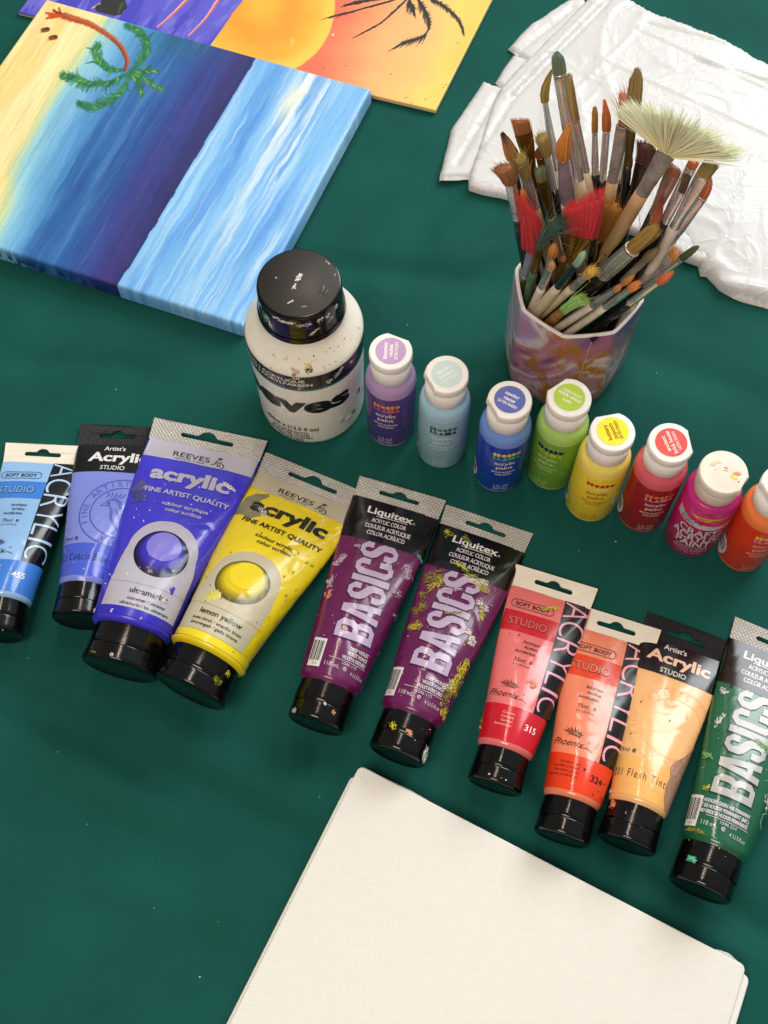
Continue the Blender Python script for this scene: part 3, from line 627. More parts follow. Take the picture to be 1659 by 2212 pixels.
# deep violet pair
VIO, VLET, VOUT = (104, 26, 84), ink((190, 172, 204)), ink((58, 24, 66))
for lab, a, b, e, sd, sk, du, worn in (("deep violet paint tube, the cleaner of two alike, beside the yellow tube", c7(598, 158), c7(1105, 355), c7(332, 1655), 5, .07, .001, False),
                         ("deep violet paint tube smeared with dried yellow and white paint", c7(1110, 350), c7(1632, 535), c7(818, 1845), 6, .02, -.001, True)):
    root, p, pc = make_tube('basics', lab, a, b, e, VIO, TUBES, .158, .0640, .0196, .0155, flare(.0186, .0190), .029, FOIL, dent=.00045, du=du, sk=sk, seed=sd, lift=.0016 if not worn else .0)
    basics(p, pc, INK_K, VLET, VOUT, ('DEEP VIOLET', 'VIOLET FONCE', 'VIOLETA OSCURO'), '1046 115')
    thumb(pc, p, -.85, .006); p.layer = 8
    if worn:
        for (u, v, L, w, m_, r_, n_) in ((-20, 60, 18, 9, SPLAT_O, -.6, 9), (-16, 66, 16, 6, SPLAT_Y, -.9, 6), (8, 53, 20, 6, SPLAT_W, -.1, 7), (14, 56, 14, 6, SPLAT_Y, .2, 7), (4, 51, 12, 5, SPLAT_O, 0, 7), (-4, 46, 14, 3, SPLAT_Y, .4, 5),
            (-21, 88, 14, 7, SPLAT_O, -.8, 8), (-20, 102, 12, 7, SPLAT_Y, -.7, 7), (-22, 78, 10, 5, SPLAT_O, 1.2, 5), (18, 70, 12, 6, SPLAT_W, .3, 6), (20, 76, 8, 4, SPLAT_Y, .9, 5), (21, 128, 26, 7, SPLAT_Y, 1.5, 12), (18, 140, 20, 6, SPLAT_O, 1.5, 9),
            (23, 118, 16, 6, SPLAT_Y, 1.4, 8), (17, 134, 10, 5, SPLAT_W, 1.5, 5), (22, 152, 10, 5, SPLAT_Y, 1.3, 6), (-8, 22, 9, 3, SPLAT_O, .5, 4), (-22, 22, 8, 5, SPLAT_Y, .9, 5), (-4, 66, 16, 2, SPLAT_L, -.4, 4), (2, 84, 14, 2, SPLAT_O, -.4, 4)):
            p.smear(u * MM, v * MM, L * MM, w * MM, m_, r_, n_)
        p.blob(.0165, .093, .0028, SPLAT_W, .8, .3, .4); p.blob(.021, .098, .0036, SPLAT_W, .9, 1.0, .5); p.specks(-.024, .06, .024, .155, 20, .0005, SPLAT_W); p.specks(-.024, .06, .024, .15, 18, .0005, SPLAT_Y)
        pc.smear(-.007, p.info[5] - .002, .007, .0035, SPLAT_Y, 1.2, 4); pc.smear(.004, p.info[5] - .001, .006, .003, SPLAT_P, .3, 4); pc.smear(.021, p.info[5] + .006, .012, .005, SPLAT_W, 1.3, 8); pc.specks(-.02, p.info[4], .02, p.info[6], 3, .0004, SPLAT_W)
    else:
        for (u, v, L, w, m_, r_, n_) in ((-25, 72, 14, 5, SPLAT_L, -1.0, 8), (-27, 90, 12, 4, SPLAT_L, 1.5, 6), (-25, 100, 9, 3, SPLAT_P, 1.5, 4), (22, 66, 13, 6, SPLAT_L, 1.2, 9), (20, 84, 8, 4, SPLAT_L, 1.3, 5), (27, 100, 7, 3, SPLAT_L, 1.3, 4), (-16, 58, 5, 3, SPLAT_L, 0, 4), (9, 66, 6, 3, SPLAT_W, .6, 4), (28, 52, 8, 3, ink((96, 150, 170)), .5, 4)):
            p.smear(u * MM, v * MM, L * MM, w * MM, m_, r_, n_)
        p.specks(-.026, .05, .026, .155, 8, .0004, SPLAT_L); pc.blob(.004, p.info[5] + .001, .0013, SPLAT_W, .8, .6, .5); pc.smear(.011, p.info[5] + .004, .003, .002, SPLAT_P, .3, 3); pc.smear(-.015, p.info[6] - .002, .006, .003, SPLAT_L, .2, 5)
    finish(root, p, pc)
# crimson and vermilion studio tubes
root, p, pc = make_tube('studio', "salmon pink and red paint tube with white crimp numbered 315", c8(297, 68), c8(742, 187), c8(188, 1230), (232, 118, 118), TUBES, .130, .0575, .0182, .0155, flare(.0168, .0178), .026, WHITECRIMP, du=.001, seed=7, lift=.0034)
p.vz = .97; phoenix(p, pc, (232, 118, 118), (202, 26, 44), '315', ('Crimson', 'Cramoisi', 'Carmesí', 'Karmesinrot'), (240, 168, 190))
thumb(pc, p, -.7, .006); p.layer = 8; p.smear(.001, .0265, .016, .003, SPLAT_Y, -.45, 6, 3); p.smear(.004, .088, .008, .004, SPLAT_P, .8, 5); p.smear(-.026, .122, .006, .003, SPLAT_Y, 1.4, 4); p.specks(-.02, .03, .01, .12, 3, .0004, INK_K); pc.specks(-.012, p.info[6] - .004, .01, p.info[6] - .001, 4, .0006, SPLAT_W); finish(root, p, pc)
root, p, pc = make_tube('studio', "light orange and vermilion paint tube with white crimp numbered 324", c8(640, 312), c8(1073, 383), c8(548, 1518), (238, 134, 100), TUBES, .1325, .0575, .0182, .0155, flare(.0168, .0178), .0265, WHITECRIMP, seed=8, lift=.0018)
phoenix(p, pc, (238, 134, 100), (226, 62, 24), '324', ('Vermilion Hue', 'Vermillon (nuance)', 'Bermellón (tono)', 'Zinnoberrot (farbton)'), (240, 170, 180))
p.layer = 8; p.specks(-.02, .09, .02, .13, 10, .0004, INK_K); thumb(pc, p, -.95, .006); finish(root, p, pc)
# peach tube
root, p, pc = make_tube('artist', "peach coloured paint tube with a black crimp and worn lower corner", c8(1005, 330), c8(1460, 472), c8(893, 1568), (246, 190, 128), TUBES, .133, .058, .0185, .0165, flare(.0176, .0186), .0265, BLACKCRIMP, du=-.001, seed=9, lift=0, dent=.00018)
artist(p, pc, (240, 182, 104), '201 Flesh Tint', ink((84, 56, 22)), ink((244, 187, 124)), ink((244, 187, 124)), 8, ink((250, 206, 178)))
p.layer = 3; WORN = mat('worn_label_film', (168, 128, 108), .32, coat=.3, var=.12, vscale=300)
p.poly([(x * MM, y * MM) for x, y in ((31, 78), (28, 84), (24, 89), (20, 95), (15, 100), (12, 106), (14, 112), (12.5, 119), (14, 127), (18, 133.5), (32, 133.5))], WORN)
p.layer = 5; wl = ink((198, 162, 142))
for k in range(9): p.ribbon([((29 - 1.1 * k) * MM, (84 + 2.1 * k) * MM), ((31 - .9 * k) * MM, (87 + 2.2 * k) * MM), ((30 - .5 * k) * MM, (92 + 2.0 * k) * MM)], .6 * MM, wl, None, True)
T(p, 'O', 15.5, 107, 5, wl, rot=-15); T(p, 'F', 21, 109.5, 4.4, wl, rot=-5)
p.layer = 6; p.specks(-.02, .045, .02, .12, 3, .0004, INK_K); p.smear(-.024, .132, .006, .004, SPLAT_W, .3, 6); pc.smear(-.019, p.info[4] + .003, .007, .004, SPLAT_P, .5, 6); pc.smear(-.006, p.info[4] + .008, .004, .002, SPLAT_W, .1, 4); thumb(pc, p, -.1, .0055); finish(root, p, pc)
# green tube
root, p, pc = make_tube('basics', "dark green paint tube with a silver foil crimp at the right edge", c8(1480, 350), c8(1985, 545), c8(1292, 1808), (30, 96, 66), TUBES, .158, .0640, .0196, .0155, flare(.0190, .0194), .029, FOIL, du=-.002, sk=0, seed=10)
basics(p, pc, ink((22, 17, 16)), ink((178, 178, 176)), ink((34, 44, 44)), ("HOOKER'S GREEN HUE PERMANENT", 'VERT DE HOOKER PERMANENT (IMIT.)', 'TONO VERDE DE HOOKER PERMANENTE'), '1046 224')
thumb(pc, p, 1.0, .006); p.layer = 8; LG = mat('dried_pale_green_paint', (120, 170, 110), .5, var=.2, vscale=300)
for (u, v, L, w, m_, r_, n_) in ((9, 86, 12, 5, LG, .2, 3), (15, 92, 10, 5, LG, .9, 3), (-20, 80, 14, 3, SPLAT_W, -1.2, 4), (-22, 106, 8, 4, LG, .4, 6), (12, 56, 12, 5, SPLAT_P, .5, 5), (-16, 128, 6, 3, SPLAT_Y, -.6, 5), (-16, 157, 14, 3, SPLAT_O, .1, 6), (-23, 58, 6, 5, SPLAT_W, 1.2, 4), (24, 120, 12, 5, SPLAT_W, 1.3, 5)): p.smear(u * MM, v * MM, L * MM, w * MM, m_, r_, n_)
p.specks(-.024, .05, .024, .155, 14, .0004, LG); pc.smear(-.013, p.info[5] - .001, .007, .003, SPLAT_G, .1, 6); pc.specks(-.02, p.info[4], .01, p.info[4] + .004, 5, .0004, SPLAT_Y); finish(root, p, pc)

# ================================================================== bottles
class RoundSurf:
    """a standing bottle; local -y is the front"""
    def __init__(s, R): s.R = R
    def __call__(s, u, v, off=0.):
        u = np.asarray(u, float); v = np.asarray(v, float); R = s.R(v) + off; ph = u / np.maximum(s.R(v), 1e-4)
        return np.stack([R * np.sin(ph), -R * np.cos(ph), v], -1)
class FlatSurf:
    def __init__(s, z): s.z = z
    def __call__(s, u, v, off=0.):
        u = np.asarray(u, float); return np.stack([u, np.asarray(v, float), s.z + off + 0 * u], -1)
def prof_fn(prof):
    z = np.array([p[1] for p in prof]); r = np.array([p[0] for p in prof])
    return lambda v: np.interp(v, z, r)
def rotz(loc, deg): return Matrix.Translation(Vector(loc)) @ Matrix.Rotation(math.radians(deg), 4, 'Z')
CAPW = mat('translucent_white_cap', (242, 240, 236), .34, coat=.15, sss=.25, bump=[('noise', 500, .05, .0004)], var=.03, vscale=150)
CAPRIB = mat('translucent_cap_skirt', (238, 236, 234), .40, coat=.1, sss=.25)
BOTTLES = "small craft paint bottles standing in a row"
def lid_mesh(R, z0, z1, chord_deg, chord=.86, lip=.035, n=96):
    th = np.linspace(0, 2 * np.pi, n, endpoint=False); a = math.radians(chord_deg)
    d = (th - a + np.pi) % (2 * np.pi) - np.pi; half = math.acos(chord)
    k = np.where(np.abs(d) < half, chord / np.cos(np.clip(d, -half, half)), 1.0)
    tabk = lip * np.exp(-((np.abs(d) - half) / .07) ** 2)
    V = []
    for f, z, tb in ((.93, z0, .6), (.985, z0 + .0003, 1), (1, z0 + .001, 1), (1, z1 - .0022, 1), (.993, z1 - .0010, .6), (.972, z1 - .0003, .2), (.94, z1, 0)):
        rr = R * f * (k + tabk * tb); V.append(np.stack([rr * np.cos(th), rr * np.sin(th), np.full(n, z)], -1))
    F = grid_faces(n, 7, True) + [tuple(range(6 * n, 7 * n)), tuple(range(n))[::-1]]
    return np.concatenate(V), F
def make_bottle(label, c, facing, light, zone, sticker, rot, names, l1, l2, txt, stxt, chord, H=.104):
    root = thing('paint_bottle', label, 'paint bottle', group=BOTTLES, mat=rotz((c[0], c[1] - .0012, 0), facing))
    bl = mat('tinted_bottle_plastic', light, .34, coat=.2, sss=.08, bump=[('noise', 300, .05, .0006)], var=.05, vscale=50); zn = mat('printed_film', zone, .30, coat=.35, bump=[('noise', 200, .06, .0006)], rvar=.08, var=.05, vscale=40)
    prof = [(.0130, .0007), (.0150, .0002), (.0163, .0009), (.0171, .0026), (.0174, .0050), (.01745, .0055), (.01755, .0058), (.01755, .0686), (.01745, .0690), (.0174, .0715), (.0170, .0745), (.0162, .0768), (.0150, .0785), (.0138, .0795), (.0136, .0815)]
    V, F = lathe(prof, 96); fm = [1 if 6 <= i // 96 < 7 else 0 for i in range(len(F))]; fm[-2:] = [0, 0]
    sharp(mesh('body', V, F, [bl, zn], root, fm=fm), 60)
    zs = H - .0235
    V, F = lathe([(.0134, zs), (.0139, zs + .0006), (.0139, zs + .006), (.0140, zs + .0165)], 96)
    th = np.arctan2(V[:, 1], V[:, 0]); rb = 1 + .006 * np.sign(np.sin(th * 48)) * ((V[:, 2] > zs + .0003) & (V[:, 2] < zs + .014)); V[:, :2] *= rb[:, None]
    cp = mesh('cap', V, F, CAPRIB, root)
    lid = sharp(mesh('lid', *lid_mesh(.0146, H - .0072, H, chord - facing), CAPW, cp), 30)
    ps = Print(FlatSurf(H), 1, 0, 0, .02)
    ps.ellipse(0, 0, .0102, .0102, ink(sticker, .4)); ps.layer = 2
    ws = ink(stxt); n = len(names)
    for k, s in enumerate(names):
        a = math.radians(rot - facing); y = ((n - 1) / 2 - k) * 3.7
        T(ps, s, -y * math.sin(a), y * math.cos(a), 2.7 if k < n - 1 else 2.1, ws, heavy=.016, rot=rot - facing, bold=.014 if k < n - 1 else .006, fit=min(16.5, len(s) * (1.62 if k < n - 1 else 1.12)))
    if n: ps.build('lid_sticker', cp)
    p = Print(RoundSurf(prof_fn(prof)), 1, 0, 0, .002)
    wt = ink(txt); a_, b_ = ink(l1), ink(l2)
    # stacked block logo: arches, discs and wedges
    x0 = -9.0
    def blk(pts, m): p.poly([(x * MM, y * MM) for x, y in pts], m)
    def disc(u, v, r, m, s=1.0): p.ellipse(u * MM, v * MM, r * s * MM, r * MM, m, n=20)
    def arch(u, v, w, h, m): blk([(u - w / 2, v)] + [(u - w / 2 * math.cos(q), v + h - w / 2 + w / 2 * math.sin(q)) for q in np.linspace(0, math.pi, 9)] + [(u + w / 2, v)], m)
    arch(-7.8, 57.2, 2.2, 4.0, a_); arch(-5.2, 57.2, 2.2, 4.0, a_); disc(-1.7, 59.0, 1.75, a_); arch(1.9, 57.2, 2.7, 3.9, a_)
    blk([(3.9, 57.2), (3.9, 61.4), (5.0, 61.4)] + [(5.0 + 1.5 * math.sin(q), 59.3 + 2.1 * math.cos(q)) for q in np.linspace(0.2, math.pi, 8)], a_); disc(8.7, 59.1, 1.75, a_)
    for u in (-8.7, -5.6): blk([(u, 52.2), (u, 56.6), (u + 1.2, 56.6), (u + 1.2, 53.3), (u + 2.7, 53.3), (u + 2.7, 52.2)], b_)
    blk([(-2.6, 52.2), (-.6, 56.6), (1.4, 52.2)], b_); arch(2.8, 52.2, 2.2, 4.2, b_); arch(5.1, 52.2, 2.2, 4.2, b_); blk([(6.5, 52.2), (8.5, 56.6), (10.4, 52.2)], b_)
    T(p, 'acrylic', 0, 47.2, 4.1, wt, fit=14.5, bold=.012, heavy=.016); T(p, 'paint', 0, 41.2, 4.1, wt, fit=11.5, bold=.012, heavy=.016)
    T(p, 'MULTI-SURFACE', 0, 34.6, 2.0, wt, fit=17, bold=.012, heavy=.016); T(p, 'NON-TOXIC', 0, 31.0, 2.0, wt, fit=11.5, bold=.012, heavy=.016)
    T(p, '2 FL OZ', -.5, 13.4, 3.1, wt, fit=10.5, bold=-.006); T(p, '(59 ML)', -.5, 9.2, 3.1, wt, fit=10.5, bold=-.006)
    wb = ink((220, 216, 214)); p.ellipse(-27 * MM, 17 * MM, 6 * MM, 11 * MM, wb); p.layer = 2
    for k in range(10): p.rect((-31.5 + .95 * k) * MM, 13 * MM, (-31.5 + .95 * k + (.5 if k % 3 else .25)) * MM, 24 * MM, INK_K)
    p.build('printed_label', root)
    return root
K = .78
W_T = (225, 218, 226)
make_bottle("lilac and deep purple paint bottle with a lilac lid sticker", (.0081 * K, .5561 * K), -14, (176, 146, 194), (80, 54, 136), (186, 150, 202), 86, ('blooming', 'violet', 'SATIN FINISH'), (238, 158, 36), (224, 96, 96), W_T, (250, 246, 250), 65)
make_bottle("pale ice blue paint bottle with a pale aqua lid sticker", (.0547 * K, .5325 * K), -6, (160, 200, 222), (146, 184, 202), (200, 226, 224), 31, ('dancing', 'bubbles', 'SATIN FINISH'), (30, 104, 92), (60, 34, 78), (206, 226, 236), (244, 250, 248), 205)
make_bottle("royal blue paint bottle with a blue lid sticker", (.1061 * K, .5066 * K), 2, (108, 146, 220), (26, 58, 176), (82, 98, 186), -31, ('cawing', 'macaw', 'SATIN FINISH'), (240, 216, 40), (90, 178, 80), W_T, (248, 248, 250), 205)
make_bottle("apple green paint bottle with a lime lid sticker, in front of the mug", (.1556 * K, .5077 * K), -32, (166, 204, 104), (112, 166, 52), (176, 206, 62), 146, ('tart', 'green apple', 'SATIN FINISH'), (20, 26, 78), (190, 196, 44), (196, 220, 150), (240, 246, 214), 125)
make_bottle("yellow paint bottle with a bright yellow lid sticker", (.1885 * K, .4750 * K), -10, (238, 218, 108), (236, 214, 50), (238, 232, 22), 106, ('buttery', 'popcorn', 'SATIN FINISH'), (200, 36, 24), (240, 226, 170), (186, 116, 20), (176, 104, 10), 100)
make_bottle("dark red paint bottle with a coral lid sticker", (.2350 * K, .4637 * K), -2, (212, 92, 106), (150, 14, 30), (222, 74, 64), 106, ('ancient', 'brick house', 'SATIN FINISH'), (232, 124, 66), (228, 146, 164), (230, 196, 200), (250, 232, 226), 5)
ob = at(1694, 1044, .104)
make_bottle("orange paint bottle with a plain lid, cut by the right edge of the photo", (ob[0], ob[1]), 2, (238, 128, 62), (214, 58, 22), (232, 110, 60), 60, ('tangerine', 'SATIN FINISH'), (240, 208, 36), (236, 146, 186), (240, 170, 180), (250, 236, 226), 200)

# magenta craft paint bottle
cb = at(1564, 1019, .0985)
root = thing('paint_bottle', "magenta paint bottle with a stained opaque white cap", 'paint bottle', group=BOTTLES, mat=rotz((cb[0], cb[1], 0), -14))
MB_ = mat('magenta_bottle_plastic', (186, 34, 122), .3, coat=.3, sss=.05, var=.06, vscale=50); ML = mat('magenta_film', (196, 30, 112), .3, coat=.35, rvar=.08, var=.05)
prof = [(.0140, .0006), (.0160, .0002), (.0174, .0012), (.0181, .0036), (.0182, .0060), (.0184, .0063), (.0184, .0672), (.0182, .0676), (.0182, .0715), (.0178, .0735), (.0168, .0752), (.0160, .0758), (.0145, .0768), (.0145, .0785)]
V, F = lathe(prof, 96); fm = [1 if i // 96 == 5 else 0 for i in range(len(F))]; fm[-2:] = [0, 0]
sharp(mesh('body', V, F, [MB_, ML], root, fm=fm), 60)
WC = mat('opaque_white_cap', (232, 226, 212), .45, coat=.1, bump=[('noise', 160, .12, .0012)], var=.05, vscale=120)
cp = mesh('cap', *lathe([(.0140, .0770), (.0146, .0776), (.0147, .0880), (.0146, .0900)], 80), WC, root)
V, F = lid_mesh(.0156, .0900, .0985, -20, .93, .05); 
lid = sharp(mesh('lid', V, F, WC, cp), 30)
ps = Print(FlatSurf(.0985), 1, 0, 0, .02)
for x, y, r, m_, asp, rt in ((8, 0, 2.6, ink((224, 150, 128)), .6, .5), (6.5, -2.5, 2.0, ink((226, 222, 120)), 1, 0), (1, 3, 1.1, ink((222, 140, 130)), .6, 0), (1, 1, 1.6, ink((226, 176, 160)), .2, .1), (10, -5, .8, ink((120, 90, 70)), .4, .6), (-6, 5, 4.0, ink((226, 214, 180)), .4, .7), (-5, 2, 2.5, ink((238, 232, 220)), .4, 1.0)): ps.blob(x * MM, y * MM, r * MM, m_, asp, rt, .5, 20, .0001)
ps.build('paint_stains', cp)
p = Print(RoundSurf(prof_fn(prof)), 1, 0, 0, .002); PINK = ink((120, 20, 52)); LGR = ink((206, 196, 204))
p.poly([(x * MM, y * MM) for x, y in [(-12 + 27 * t, 63.5 - 3.4 * math.sin(math.pi * t) + 1.5 * t) for t in np.linspace(0, 1, 14)] + [(15 - 27 * t, 65.0 + 1.6 * math.sin(math.pi * t) - 1.5 * t) for t in np.linspace(0, 1, 14)]], ink((232, 196, 44))); p.layer = 2
T(p, 'PARTY-BIBRANT', 3.5, 62.9, 2.6, ink((170, 60, 30)), fit=18, bold=.02)
p.layer = 1; p.poly([(x * MM, y * MM) for x, y in [(-22 + 40 * t, 60.5 - 8 * t ** .7) for t in np.linspace(0, 1, 14)] + [(18 - 40 * t, 47.5 + 3.0 * t) for t in np.linspace(0, 1, 14)]], LGR); p.layer = 2
T(p, 'FUCSIA ROSE', -9, 55.8, 2.6, INK_K, fit=15, rot=-4, bold=.01); T(p, 'MAGENTA', -12, 52.2, 2.6, INK_K, fit=10.5, rot=-4, bold=.01)
p.layer = 3
for q, m_, g, dx, lay in ((0, PINK, .075, .5, 3), (1, LGR, .03, 0, 4)):
    p.layer = lay
    for s, v, w in (('CRAFT', 42.5, 27), ('ACRYLIC', 33.8, 34), ('PAINT', 25.0, 24)): T(p, s, -1.5 + dx * .8, v - dx * .8, 8.0, m_, fit=w + g * 10, bold=g, shear=-.05)
T(p, 'ACRYLIC PAINT', -1, 18.2, 2.3, LGR, fit=22, bold=.005); T(p, 'PINTURA ACRÍLICA', -1, 14.3, 2.3, LGR, fit=24, bold=.005); T(p, '2 FL OZ / 59 mL', -1, 10.6, 1.9, LGR, fit=17)
p.blob(16 * MM, 47 * MM, 3.4 * MM, ink((200, 40, 30)), .8, .4, .4, 20, .0001); p.blob(18.5 * MM, 50 * MM, 2.2 * MM, ink((222, 120, 40)), .8, .4, .4, 20, .0001)
p.build('printed_label', root)

# large white bottle
c = (-.0518, .4576)
root = thing('large_paint_bottle', "large white paint bottle with a wide black screw cap", 'paint bottle', mat=rotz((c[0], c[1], 0), 0))
SH = mat('cream_bottle_plastic', (240, 235, 220), .34, coat=.15, bump=[('noise', 120, .08, .002)], var=.04, vscale=60); FILM = mat('white_label_film', (236, 234, 228), .28, coat=.3, bump=[('noise', 90, .08, .002)], rvar=.1, var=.03)
prof = [(.0330, .0012), (.0358, .0003), (.0374, .0016), (.0381, .0046), (.0382, .0052), (.0402, .0975), (.0401, .0984), (.0397, .0998), (.0388, .1014), (.0372, .1036), (.0345, .1068), (.0318, .1110), (.0296, .1140), (.0288, .1170), (.0286, .1215)]
V, F = lathe(prof, 128); fm = [1 if i // 128 == 4 else 0 for i in range(len(F))]; fm[-2:] = [0, 0]
sharp(mesh('body', V, F, [SH, FILM], root, fm=fm), 70)
V, F = lathe([(.0281, .1194), (.0291, .1197), (.0291, .1240), (.0289, .1244)], 128); ring = sharp(mesh('tamper_ring', V, F, BLACKCAP, root), 40)
CAPTOP = mat('matt_black_cap', (26, 22, 20), .42, bump=[('noise', 1200, .05, .0003)], rvar=.06, var=.1, vscale=40)
V, F = lathe([(.0273, .1247), (.0284, .1250), (.0278, .1345), (.0274, .1440), (.0271, .1456), (.0266, .1465), (.0258, .1468)], 128)
cap = sharp(mesh('cap', V, F, [BLACKGLOSS, CAPTOP], root, fm=[0] * (128 * 6) + [0, 1]), 40)
pt = Print(FlatSurf(.1468), 1, 0, 0, .02)
for x, y, r, asp, rt in ((-.5, 3.4, 2.6, .55, .9), (.5, 5.2, 2.0, .6, .8), (-1.5, 1.6, 1.4, .6, 1.0), (-2.2, -1.5, .9, .8, 1.2), (-3.0, -3.4, 1.6, .6, 1.1), (-2.2, -4.4, .6, .8, .2), (-14.5, 4, .6, 1, 0), (-4.5, -14.5, 1.6, .5, .5), (-6.0, -15.6, 1.3, .4, .4), (-3.8, -13.6, .8, .5, .7), (23, 5.5, .8, .5, 1.2), (4, -18.5, 2, .15, .1), (19, 14.5, 1.0, .5, 2.2), (17.5, 16, .7, .6, 2.2)): pt.blob(x * MM, y * MM, r * MM, SPLAT_W, asp, rt, .7, 24, .0003)
for x, y, r, asp in ((15, -6, 3.2, .5), (17, -8, 2.4, .4)): pt.blob(x * MM, y * MM, r * MM, ink((48, 42, 38)), asp, .9, .8, 24, .00005)
pt.build('cap_splashes', cap)
Rc = prof_fn([(.0284, .1250), (.0278, .1345), (.0274, .1440), (.0271, .1456)])
pc = Print(RoundSurf(Rc), 1, 0, .0085, .002); BLUEK = ink((22, 30, 90), .3)
for x, y, L_, w, m_, rt, n_ in ((-24, 126, 9, 7, mat('grey_paint_film', (150, 172, 166), .4, var=.2), .3, 9), (-21, 122, 5, 4, SPLAT_W, 1.3, 5), (-8, 133, 14, 2, SPLAT_W, .1, 7), (3, 131, 12, 2.5, SPLAT_L, .15, 6), (6, 127, 8, 2, BLUEK, 0, 6), (14, 132, 6, 3, SPLAT_W, .4, 5), (20, 131, 5, 3, SPLAT_W, .5, 4), (22, 126, 8, 2, SPLAT_L, .4, 4), (-15, 134, 6, 1.5, SPLAT_W, .2, 5), (9, 122, 10, 1.2, SPLAT_W, .6, 4), (28, 132, 4, 3, SPLAT_W, .6, 4), (-2, 124, 9, 4, ink((52, 44, 14), .3), 0, 5), (-31, 132, 6, 2, SPLAT_W, .3, 4)): pc.smear(x * MM, y * MM, L_ * MM, w * MM, m_, rt, n_)
pc.build('cap_smears', cap)
p = Print(RoundSurf(prof_fn(prof)), 1, 0, 0, .003)
full = math.pi * .0395 * .999
p.rect(-full, .0815, full, .0975, INK_K); p.rect(-full, .0790, full, .0815, ink((30, 104, 88))); p.layer = 2
T(p, 'ACRYLIC | ACRYLIQUE', -29.5, 91.8, 3.3, INK_W, fit=60, bold=.015, heavy=.016); T(p, 'ACRÍLICO | ACRYLFARBEN', -28.5, 87.0, 3.3, INK_W, fit=68, bold=.015, heavy=.016)
T(p, 'reeves', -20.5, 58.5, 19.5, INK_K, fit=105, bold=.03, heavy=.025)
for k in range(4): p.rect((-9.5 + .35 * k) * MM, (53.6 + 3.6 * k) * MM, (-1.5 + .7 * k) * MM, (54.0 + 3.6 * k) * MM, ink((222, 220, 212)))
g_ = ink((44, 44, 42)); T(p, '400ml e (13.5 fl oz)', -15, 23.4, 4.4, g_, fit=42, bold=.02)
for k, s in enumerate(('TITANIUM WHITE', 'BLANC DE TITANE', 'BLANCO DE TITANIO', 'TITANWEISS')): T(p, s, -16, 17.2 - 3.6 * k, 2.6, g_, fit=(28, 30, 34, 20)[k], bold=.015)
p.layer = 3
for x, y, L_, w, m_, rt, n_ in ((24, 91, 9, 4, SPLAT_L, .9, 7), (27, 94, 5, 3, SPLAT_W, .6, 5), (17, 86, 6, 4, SPLAT_W, .9, 6), (-5, 96, 6, 1.6, SPLAT_W, 0, 4), (36, 92, 4, 3, SPLAT_W, 1.4, 4), (27, 66, 8, 3, SPLAT_W, .7, 3), (-3, 83, 5, 3, SPLAT_L, 1.2, 5)): p.smear(x * MM, y * MM, L_ * MM, w * MM, m_, rt, n_)
for x, y, L_, w, rt, n_ in ((44, 40, 10, 3, 1.4, 3), (36, 22, 4, 3, .5, 4)): p.smear(x * MM, y * MM, L_ * MM, w * MM, INK_K, rt, n_)
p.blob(24 * MM, 24 * MM, 3.4 * MM, ink((176, 172, 176)), .5, 1.0, .7); p.blob(30 * MM, 20 * MM, 2.4 * MM, ink((190, 188, 190)), .6, .3, .7)
# stains on the shoulder
def shoulder(phi, t):   # t: 0 outer edge .. 1 neck
    return None
BRN = ink((74, 62, 50)); p.layer = 1
rr_ = lambda z: float(prof_fn(prof)(z))
for k in range(26):
    ph = rng.uniform(.15, 1.5) if k < 17 else rng.uniform(-.6, .5); z = rng.uniform(.099, .111); p.blob(ph * rr_(z), z, rng.uniform(.0002, .0005), BRN, rng.uniform(.4, 1), rng.uniform(0, 3), .6, 9, .0001)
p.smear(4 * MM, 104.5 * MM, 7 * MM, 4 * MM, ink((226, 196, 130)), .2, 6); p.smear(-5 * MM, 102 * MM, 7 * MM, 3 * MM, ink((206, 184, 170)), -.3, 6); p.smear(-6 * MM, 99.5 * MM, 3 * MM, 1.5 * MM, ink((190, 110, 110)), .3, 4); p.smear(4 * MM, 103 * MM, 6 * MM, 4 * MM, BRN, .4, 5)
p.smear(-11 * MM, 108 * MM, 5 * MM, 2 * MM, SPLAT_W, .4, 4)
p.build('printed_label', root)

# ================================================================== painted canvases
class Painter:
    """colours (sRGB 0..255) laid on a cloud of surface points given in the design's own plane coordinates"""
    def __init__(s, P): s.P = P; s.c = np.zeros((len(P), 3))
    def mix(s, col, a):
        a = np.clip(a, 0, 1)[:, None]; s.c = s.c * (1 - a) + np.asarray(col, float) * a
    def stroke(s, pts, w, col, alpha=1.0, taper=(1, 1), soft=.35, jitter=0.0):
        pts = np.asarray(pts, float); lo, hi = pts.min(0) - w * 1.5, pts.max(0) + w * 1.5
        idx = np.where(((s.P > lo) & (s.P < hi)).all(1))[0]
        if not len(idx): return
        Q = s.P[idx]; best = np.full(len(Q), 1e9); tt = np.zeros(len(Q)); n = len(pts) - 1
        for k in range(n):
            a, b = pts[k], pts[k + 1]; d = b - a; L2 = d @ d + 1e-9; t = np.clip((Q - a) @ d / L2, 0, 1); r = np.hypot(*(Q - a - t[:, None] * d).T)
            m = r < best; best[m] = r[m]; tt[m] = (k + t[m]) / n
        ww = w / 2 * (taper[0] + (taper[1] - taper[0]) * tt)
        if jitter: ww = ww * (1 + jitter * (fbm(Q[:, 0] * .35, Q[:, 1] * .35, 2) - .5) * 2)
        a = alpha * (1 - sstep(1 - soft, 1 + soft, best / np.maximum(ww, 1e-3)))
        s.c[idx] = s.c[idx] * (1 - a[:, None]) + np.asarray(col, float) * a[:, None]
